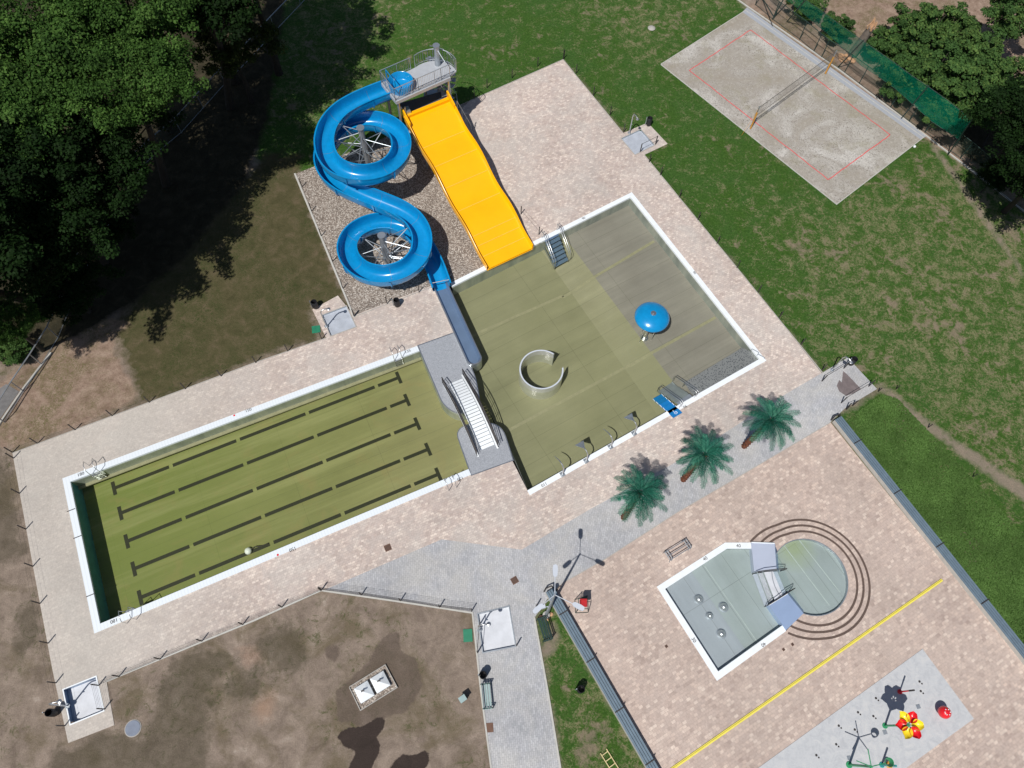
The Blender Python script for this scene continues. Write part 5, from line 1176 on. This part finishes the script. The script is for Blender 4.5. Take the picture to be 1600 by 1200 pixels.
# ================================================================== PALMS
def palm(base_px, crown_px, h, rot, label):
    b = P(*base_px); t = thing('palm_tree', label, 'palm tree', b, 'palm trees on the grey path'); tp = P(*crown_px, h)
    pts = [b, b.lerp(tp,.5)+Vector((0,0,0)), tp]; mb = MB(); mb.tube([b.lerp(tp,i/10) for i in range(11)],.18,12,r2=.14)
    for i in range(26):
        for j in range(7):
            a = 2*PI*(j+.5*(i%2))/7; c_ = b.lerp(tp,(i+.5)/26); r = .155; o_ = c_+Vector((math.cos(a)*r,math.sin(a)*r,0)); u = Vector((math.cos(a),math.sin(a),0)); v = Vector((-u.y,u.x,0))
            mb.add([o_-v*.07,o_+v*.07,o_+u*.09+Vector((0,0,.10))],[(0,1,2)])
    mb.build('trunk', M['palmtrunk'], t, smooth=False)
    rnd = random.Random(rot); V = []; Fc = []; rv = []; sm_ = MB()
    nfr = 25
    for i in range(nfr):
        a = 2*PI*i*.618+rnd.uniform(-.15,.15); lev = i/nfr; el = R_(62-72*lev+rnd.uniform(-6,6)); L = 1.88*rnd.uniform(.88,1.10)*(.72+.28*min(1,lev*2.2))
        u = Vector((math.cos(a),math.sin(a),0)); v = Vector((-u.y,u.x,0)); p = tp.copy(); d_el = el; spine = [p.copy()]; n = 14
        for k_ in range(n):
            st_ = L/n; p = p+(u*math.cos(d_el)+Vector((0,0,1))*math.sin(d_el))*st_; d_el -= R_(5.5 if lev < .5 else 4.0); spine.append(p.copy())
        sm_.tube(spine,.022,4,r2=.006)
        fr = rnd.uniform(0,1)*.45
        for k_ in range(2,n+1):
            for q_ in (0,.5):
                if k_ == n and q_: continue
                c_ = spine[k_] if not q_ else (spine[k_]+spine[min(k_+1,n)])/2; f = (k_+q_)/n
                ll = .40*math.sin(PI*min(1,.18+f*.74))**.8+.05; dd = (spine[min(k_+1,n)]-spine[k_-1]).normalized()
                for s in (-1,1):
                    e = (v*s*.8+dd*.75+Vector((0,0,-.12+rnd.uniform(-.15,.15)))).normalized()*ll*rnd.uniform(.8,1.1); w_ = dd*.017
                    o = len(V); m_ = c_+e*.5+Vector((0,0,.02)); V += [c_-w_,c_+w_,m_+w_*1.3,m_-w_*1.3,c_+e-Vector((0,0,.04))]; Fc += [(o,o+1,o+2,o+3),(o+3,o+2,o+4)]; r_ = min(1,max(0,fr+rnd.uniform(0,.55))); rv += [r_,r_]
    w = Vector(t['_w']); me = bpy.data.meshes.new('fronds'); me.from_pydata([tuple(x-w) for x in V],[],Fc); at = me.attributes.new('rnd','FLOAT','FACE'); at.data.foreach_set('value',rv); me.materials.append(M['palmleaf'])
    o = bpy.data.objects.new('fronds',me); COL.objects.link(o); o.parent = t
    sm_.build('frond_stems', M['palmleaf'], t)
palm((974,809),(1000,770),5.1,1,'palm tree on the grey path, the lowest left of the three')
palm((1067,750),(1101,711),5.1,2,'middle palm tree of the three on the grey path')
palm((1162,698),(1206,656),5.1,3,'palm tree nearest the foot basin, its trunk most visible')
# ================================================================== TREES
def crown_mesh(seed, R=5.0, nclump=60, leaves=15000, leaf=.24, flat=.62):
    r = np.random.default_rng(seed)
    cl = []
    for i in range(nclump):
        a = r.uniform(0,2*PI); z = r.uniform(-.25,1); rr = math.sqrt(max(0,1-z*z))*(1+.22*math.sin(3*a+seed)+.15*math.sin(5*a+2*seed)) ; k_ = r.uniform(.50,1.04)
        cl.append((math.cos(a)*rr*R*k_, math.sin(a)*rr*R*k_, z*R*flat*k_, r.uniform(.11,.21)*R))
    cl = np.array(cl); w = cl[:,3]**2; idx = r.choice(nclump, leaves, p=w/w.sum())
    d = r.normal(size=(leaves,3)); d /= np.linalg.norm(d,axis=1)[:,None]; d[:,2] = np.abs(d[:,2])*np.where(r.random(leaves)<.8,1,-1)
    rad = cl[idx,3]*r.uniform(.35,1.25,leaves)**.7
    ell = r.uniform(.65,1.45,(nclump,3))*np.array([1,1,.55]); c = cl[idx,:3] + d*rad[:,None]*ell[idx]
    loose = r.random(leaves) < .22                       # thinner inner foliage between the clumps
    u_ = r.normal(size=(leaves,3)); u_ /= np.linalg.norm(u_,axis=1)[:,None]
    inner = u_*(R*r.uniform(.35,.80,leaves)[:,None])*np.array([1,1,flat*.75]) + np.array([0,0,-.10*R])
    c = np.where(loose[:,None], inner, c)
    nrm = d*.5 + r.normal(size=(leaves,3))*.45 + np.array([0,0,.55]); nrm /= np.linalg.norm(nrm,axis=1)[:,None]
    t = np.cross(nrm, r.normal(size=(leaves,3))); t /= np.linalg.norm(t,axis=1)[:,None]; b = np.cross(nrm,t)
    s = leaf*r.uniform(.6,1.25,leaves)[:,None]
    V = np.stack([c-t*s*.5-b*s*.12, c-b*s*.42+t*s*.02, c+t*s*.6, c+b*s*.42],1).reshape(-1,3)
    me = bpy.data.meshes.new('crown'); me.vertices.add(len(V)); me.vertices.foreach_set('co', V.ravel().astype(np.float32))
    me.loops.add(leaves*4); me.loops.foreach_set('vertex_index', np.arange(leaves*4,dtype=np.int32)); me.polygons.add(leaves)
    me.polygons.foreach_set('loop_start', np.arange(0,leaves*4,4,dtype=np.int32)); me.polygons.foreach_set('loop_total', np.full(leaves,4,np.int32)); me.update(calc_edges=True)
    at = me.attributes.new('rnd','FLOAT','FACE'); at.data.foreach_set('value', np.clip(r.normal(.5,.2,leaves)+(r.random(nclump)[idx]-.5)*.5,0,1).astype(np.float32))
    return me, cl
CR = {}
def crown_for(kind, matn, **kw):
    if kind not in CR: CR[kind] = []
    me, cl = crown_mesh(**kw); me.materials.append(M[matn]); CR[kind].append((me,cl,kw.get('R',5.0)))
crown_for('bright','leafA',seed=3,R=5,leaves=30000,leaf=.19,nclump=90); crown_for('bright','leafA',seed=8,R=5,leaves=30000,leaf=.19,nclump=90)
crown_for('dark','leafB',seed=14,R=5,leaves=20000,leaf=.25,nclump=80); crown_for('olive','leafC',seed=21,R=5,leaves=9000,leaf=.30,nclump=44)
crown_for('shrub','leafD',seed=31,R=2.5,leaves=10000,leaf=.19,nclump=44,flat=.7); crown_for('shrub','leafD',seed=37,R=2.5,leaves=10000,leaf=.19,nclump=44,flat=.8)
ntree = 0
def tree(kind, px, py, z, R, label, group, trunk=True, lean=(0,0)):
    global ntree; ntree += 1
    c = P(px,py,z); name = 'bush' if kind == 'shrub' and z < 3 else 'tree'
    t = thing(name, label, 'bush' if name == 'bush' else 'tree', (c.x-lean[0],c.y-lean[1],0), group)
    me, cl, R0 = CR[kind][ntree % len(CR[kind])]; o = bpy.data.objects.new('crown', me); COL.objects.link(o); o.parent = t; s = R/R0
    o.location = (lean[0],lean[1],z-.25*R); o.scale = (s,s,s*1.0); rz = random.uniform(0,6.28); o.rotation_euler = (0,0,rz)
    mb = MB(); w = Vector((c.x-lean[0],c.y-lean[1],0)); r0 = .035*R+.04*z**.6 if z > 3 else .05
    cc0 = w+Vector((lean[0],lean[1],z-.3*R)); fork = w.lerp(cc0,.62)
    mb.tube([w,w.lerp(fork,.5)+Vector((.08*R*.3,0,0)),fork],r0,8,r2=r0*.6)
    Rm = Matrix.Rotation(rz,3,'Z')
    for q in cl[::5]:
        e = Vector((c.x,c.y,z-.25*R))+Rm@Vector(q[:3])*s; mid_ = fork.lerp(e,.5)+Vector((0,0,.12*R)); mb.tube([fork,mid_,e],r0*.42,5,r2=.02)
    mb.build('trunk', M['bark'], t)
GT = 'tall trees in the upper left'
tree('bright',70,60,14,5.3,'bright green broadleaf tree filling the top left corner',GT,lean=(2,-2))
tree('bright',195,98,14,4.1,'bright green broadleaf tree reaching furthest to the right over the fence',GT,lean=(3.4,-2.2))
tree('bright',185,-25,15,4.6,'bright green broadleaf tree cut off by the top edge',GT,lean=(3,-2))
tree('bright',-10,175,13.5,4.2,'bright green broadleaf tree at the left edge below the corner',GT)
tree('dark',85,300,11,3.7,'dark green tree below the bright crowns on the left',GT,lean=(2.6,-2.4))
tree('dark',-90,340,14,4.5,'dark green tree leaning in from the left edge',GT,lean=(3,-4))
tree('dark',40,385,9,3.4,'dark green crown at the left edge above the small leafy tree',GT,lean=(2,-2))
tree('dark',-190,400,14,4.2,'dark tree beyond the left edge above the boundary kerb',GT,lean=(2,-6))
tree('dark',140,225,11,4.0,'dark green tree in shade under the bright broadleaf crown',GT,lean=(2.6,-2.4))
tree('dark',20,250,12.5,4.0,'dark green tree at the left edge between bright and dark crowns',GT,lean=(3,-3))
tree('olive',352,50,7,3.2,'olive brown tree in shade beside the upper fence',GT)
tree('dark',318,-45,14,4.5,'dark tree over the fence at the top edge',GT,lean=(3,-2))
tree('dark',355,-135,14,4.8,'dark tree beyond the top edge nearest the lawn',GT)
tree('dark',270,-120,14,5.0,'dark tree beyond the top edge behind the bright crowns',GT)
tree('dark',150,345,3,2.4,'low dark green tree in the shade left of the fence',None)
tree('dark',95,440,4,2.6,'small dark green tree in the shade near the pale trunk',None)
tree('bright',5,500,6,1.9,'small leafy tree at the left edge near the boundary kerb',GT,lean=(1,-1))
GB = 'bushes behind the green net'
tree('shrub',15,545,1.2,1.3,'low bush at the left edge beside the boundary kerb',None)
tree('shrub',1400,60,2.2,2.3,'leafy bush right of the broken trunk',GB)
tree('shrub',1455,35,3.6,2.7,'tall leafy bush at the top edge right of the broken trunk',GB)
tree('shrub',1465,105,3.6,3.0,'broad leafy bush in the middle behind the green net',GB)
tree('shrub',1535,85,4.0,2.8,'leafy bush upper right of the net, in full sun',GB)
tree('shrub',1530,150,3.4,2.6,'leafy bush just above the right end of the net',GB)
tree('shrub',1500,45,3.2,2.4,'rounded leafy bush between the two tallest bushes at the top right',GB)
tree('shrub',1425,95,2.6,2.2,'leafy bush touching the upper edge of the net',GB)
tree('shrub',1570,120,4.2,2.4,'leafy bush at the right edge of the sunlit group',GB)
tree('shrub',1410,130,1.6,1.7,'low bush seen through the green net',GB)
tree('shrub',1470,170,1.6,1.8,'low bush under the right part of the net',GB)
tree('shrub',1310,40,1.4,1.6,'small bush left of the broken trunk',GB)
tree('shrub',1265,8,1.4,1.6,'small bush at the top edge behind the left part of the net',GB)
tree('shrub',1590,15,5,2.6,'leafy bush in the top right corner',GB)
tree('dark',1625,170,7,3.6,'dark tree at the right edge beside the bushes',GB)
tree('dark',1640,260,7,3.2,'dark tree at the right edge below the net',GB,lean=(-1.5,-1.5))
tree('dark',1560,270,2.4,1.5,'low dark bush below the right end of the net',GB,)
# broken trunk
b = P(1330,88); t = thing('broken_trunk', 'bare grey trunk with pale splintered top behind the net', 'tree stump', b)
mb = MB(); e = P(1362,42,3.6); mb.tube([b,b.lerp(e,.5),e],.42,10,r2=.3); mb.build('trunk', simple('weathered_bark', lin(128,116,108), .95, var=.3, bump=.6), t)
mb = MB()
for i in range(34):
    o_ = e+Vector((random.uniform(-.32,.32),random.uniform(-.32,.32),-.15)); mb.tube([o_,o_+Vector((random.uniform(-.15,.3),random.uniform(-.15,.35),random.uniform(.15,.7)))],.09,4,r2=.015)
mb.build('splintered_top', M['rock'], t)
mb = MB()
for i in range(14): c_ = P(1326,92)+Vector((random.uniform(-.8,.7),random.uniform(-.4,.4),.08)); mb.lathe(c_,[(.2,-.08),(.22,.04),(.03,.14)],7)
tag(mb.build('wood_debris', M['rock']),'orange broken wood lying below the green net','debris')
mb = MB(); e = P(1545,210,.3); f_ = P(1585,165,3.0); mb.tube([P(1532,238,.1),e,f_],.09,6,r2=.03); tag(mb.build('bare_branch', M['bark']),'thin bare pale branch in the dark corner right of the net','branch')
# ground cover bed + lawn tufts
def scatter(name, poly, n, size, mat, z=(.02,.25), seed=1, label=None, tilt=.22, keep=None):
    r = np.random.default_rng(seed); A_ = np.array([tuple(p) for p in poly]); lo, hi = A_.min(0), A_.max(0); pts = []
    while len(pts) < n:
        q = r.uniform(lo,hi)
        if inside(q, poly) and (keep is None or keep(q[0],q[1],r)): pts.append(q)
    c = np.column_stack([np.array(pts), r.uniform(*z,n)]); nrm = np.column_stack([r.normal(size=(n,2))*tilt, np.ones(n)]); nrm /= np.linalg.norm(nrm,axis=1)[:,None]
    t = np.cross(nrm, r.normal(size=(n,3))); t /= np.linalg.norm(t,axis=1)[:,None]; b = np.cross(nrm,t); s = size*r.uniform(.6,1.3,n)[:,None]
    V = np.stack([c-t*s*.5, c-b*s*.35, c+t*s*.5, c+b*s*.35],1).reshape(-1,3)
    me = bpy.data.meshes.new(name); me.from_pydata(V.tolist(),[],[(4*i,4*i+1,4*i+2,4*i+3) for i in range(n)]); at = me.attributes.new('rnd','FLOAT','FACE'); at.data.foreach_set('value',np.clip(r.normal(.5,.25,n),0,1).astype(np.float32)); me.materials.append(M[mat])
    o = bpy.data.objects.new(name, me); COL.objects.link(o); o['kind'] = 'stuff'
    if label: o['label'] = label
    return o
ivy = G([(1312,661),(1345,640),(1378,617),(1400,622),(1432,655),(1475,700),(1530,760),(1600,838),(1690,940),(1780,1080),(1600,1012),(1455,835)])
ivy = G([(1316,664),(1345,640),(1378,617),(1400,622),(1432,655),(1475,700),(1530,760),(1600,838),(1690,940),(1740,1120),(1690,1130),(1600,1022),(1455,838)])
scatter('ground_cover', ivy, 52000, .12, 'ivy', (.02,.09), 5, 'bright green leafy ground cover planting')
for o in list(bpy.data.objects):
    if '_w' in o.keys(): del o['_w']
    if 'label' in o.keys() and o['label'] == '': del o['label']
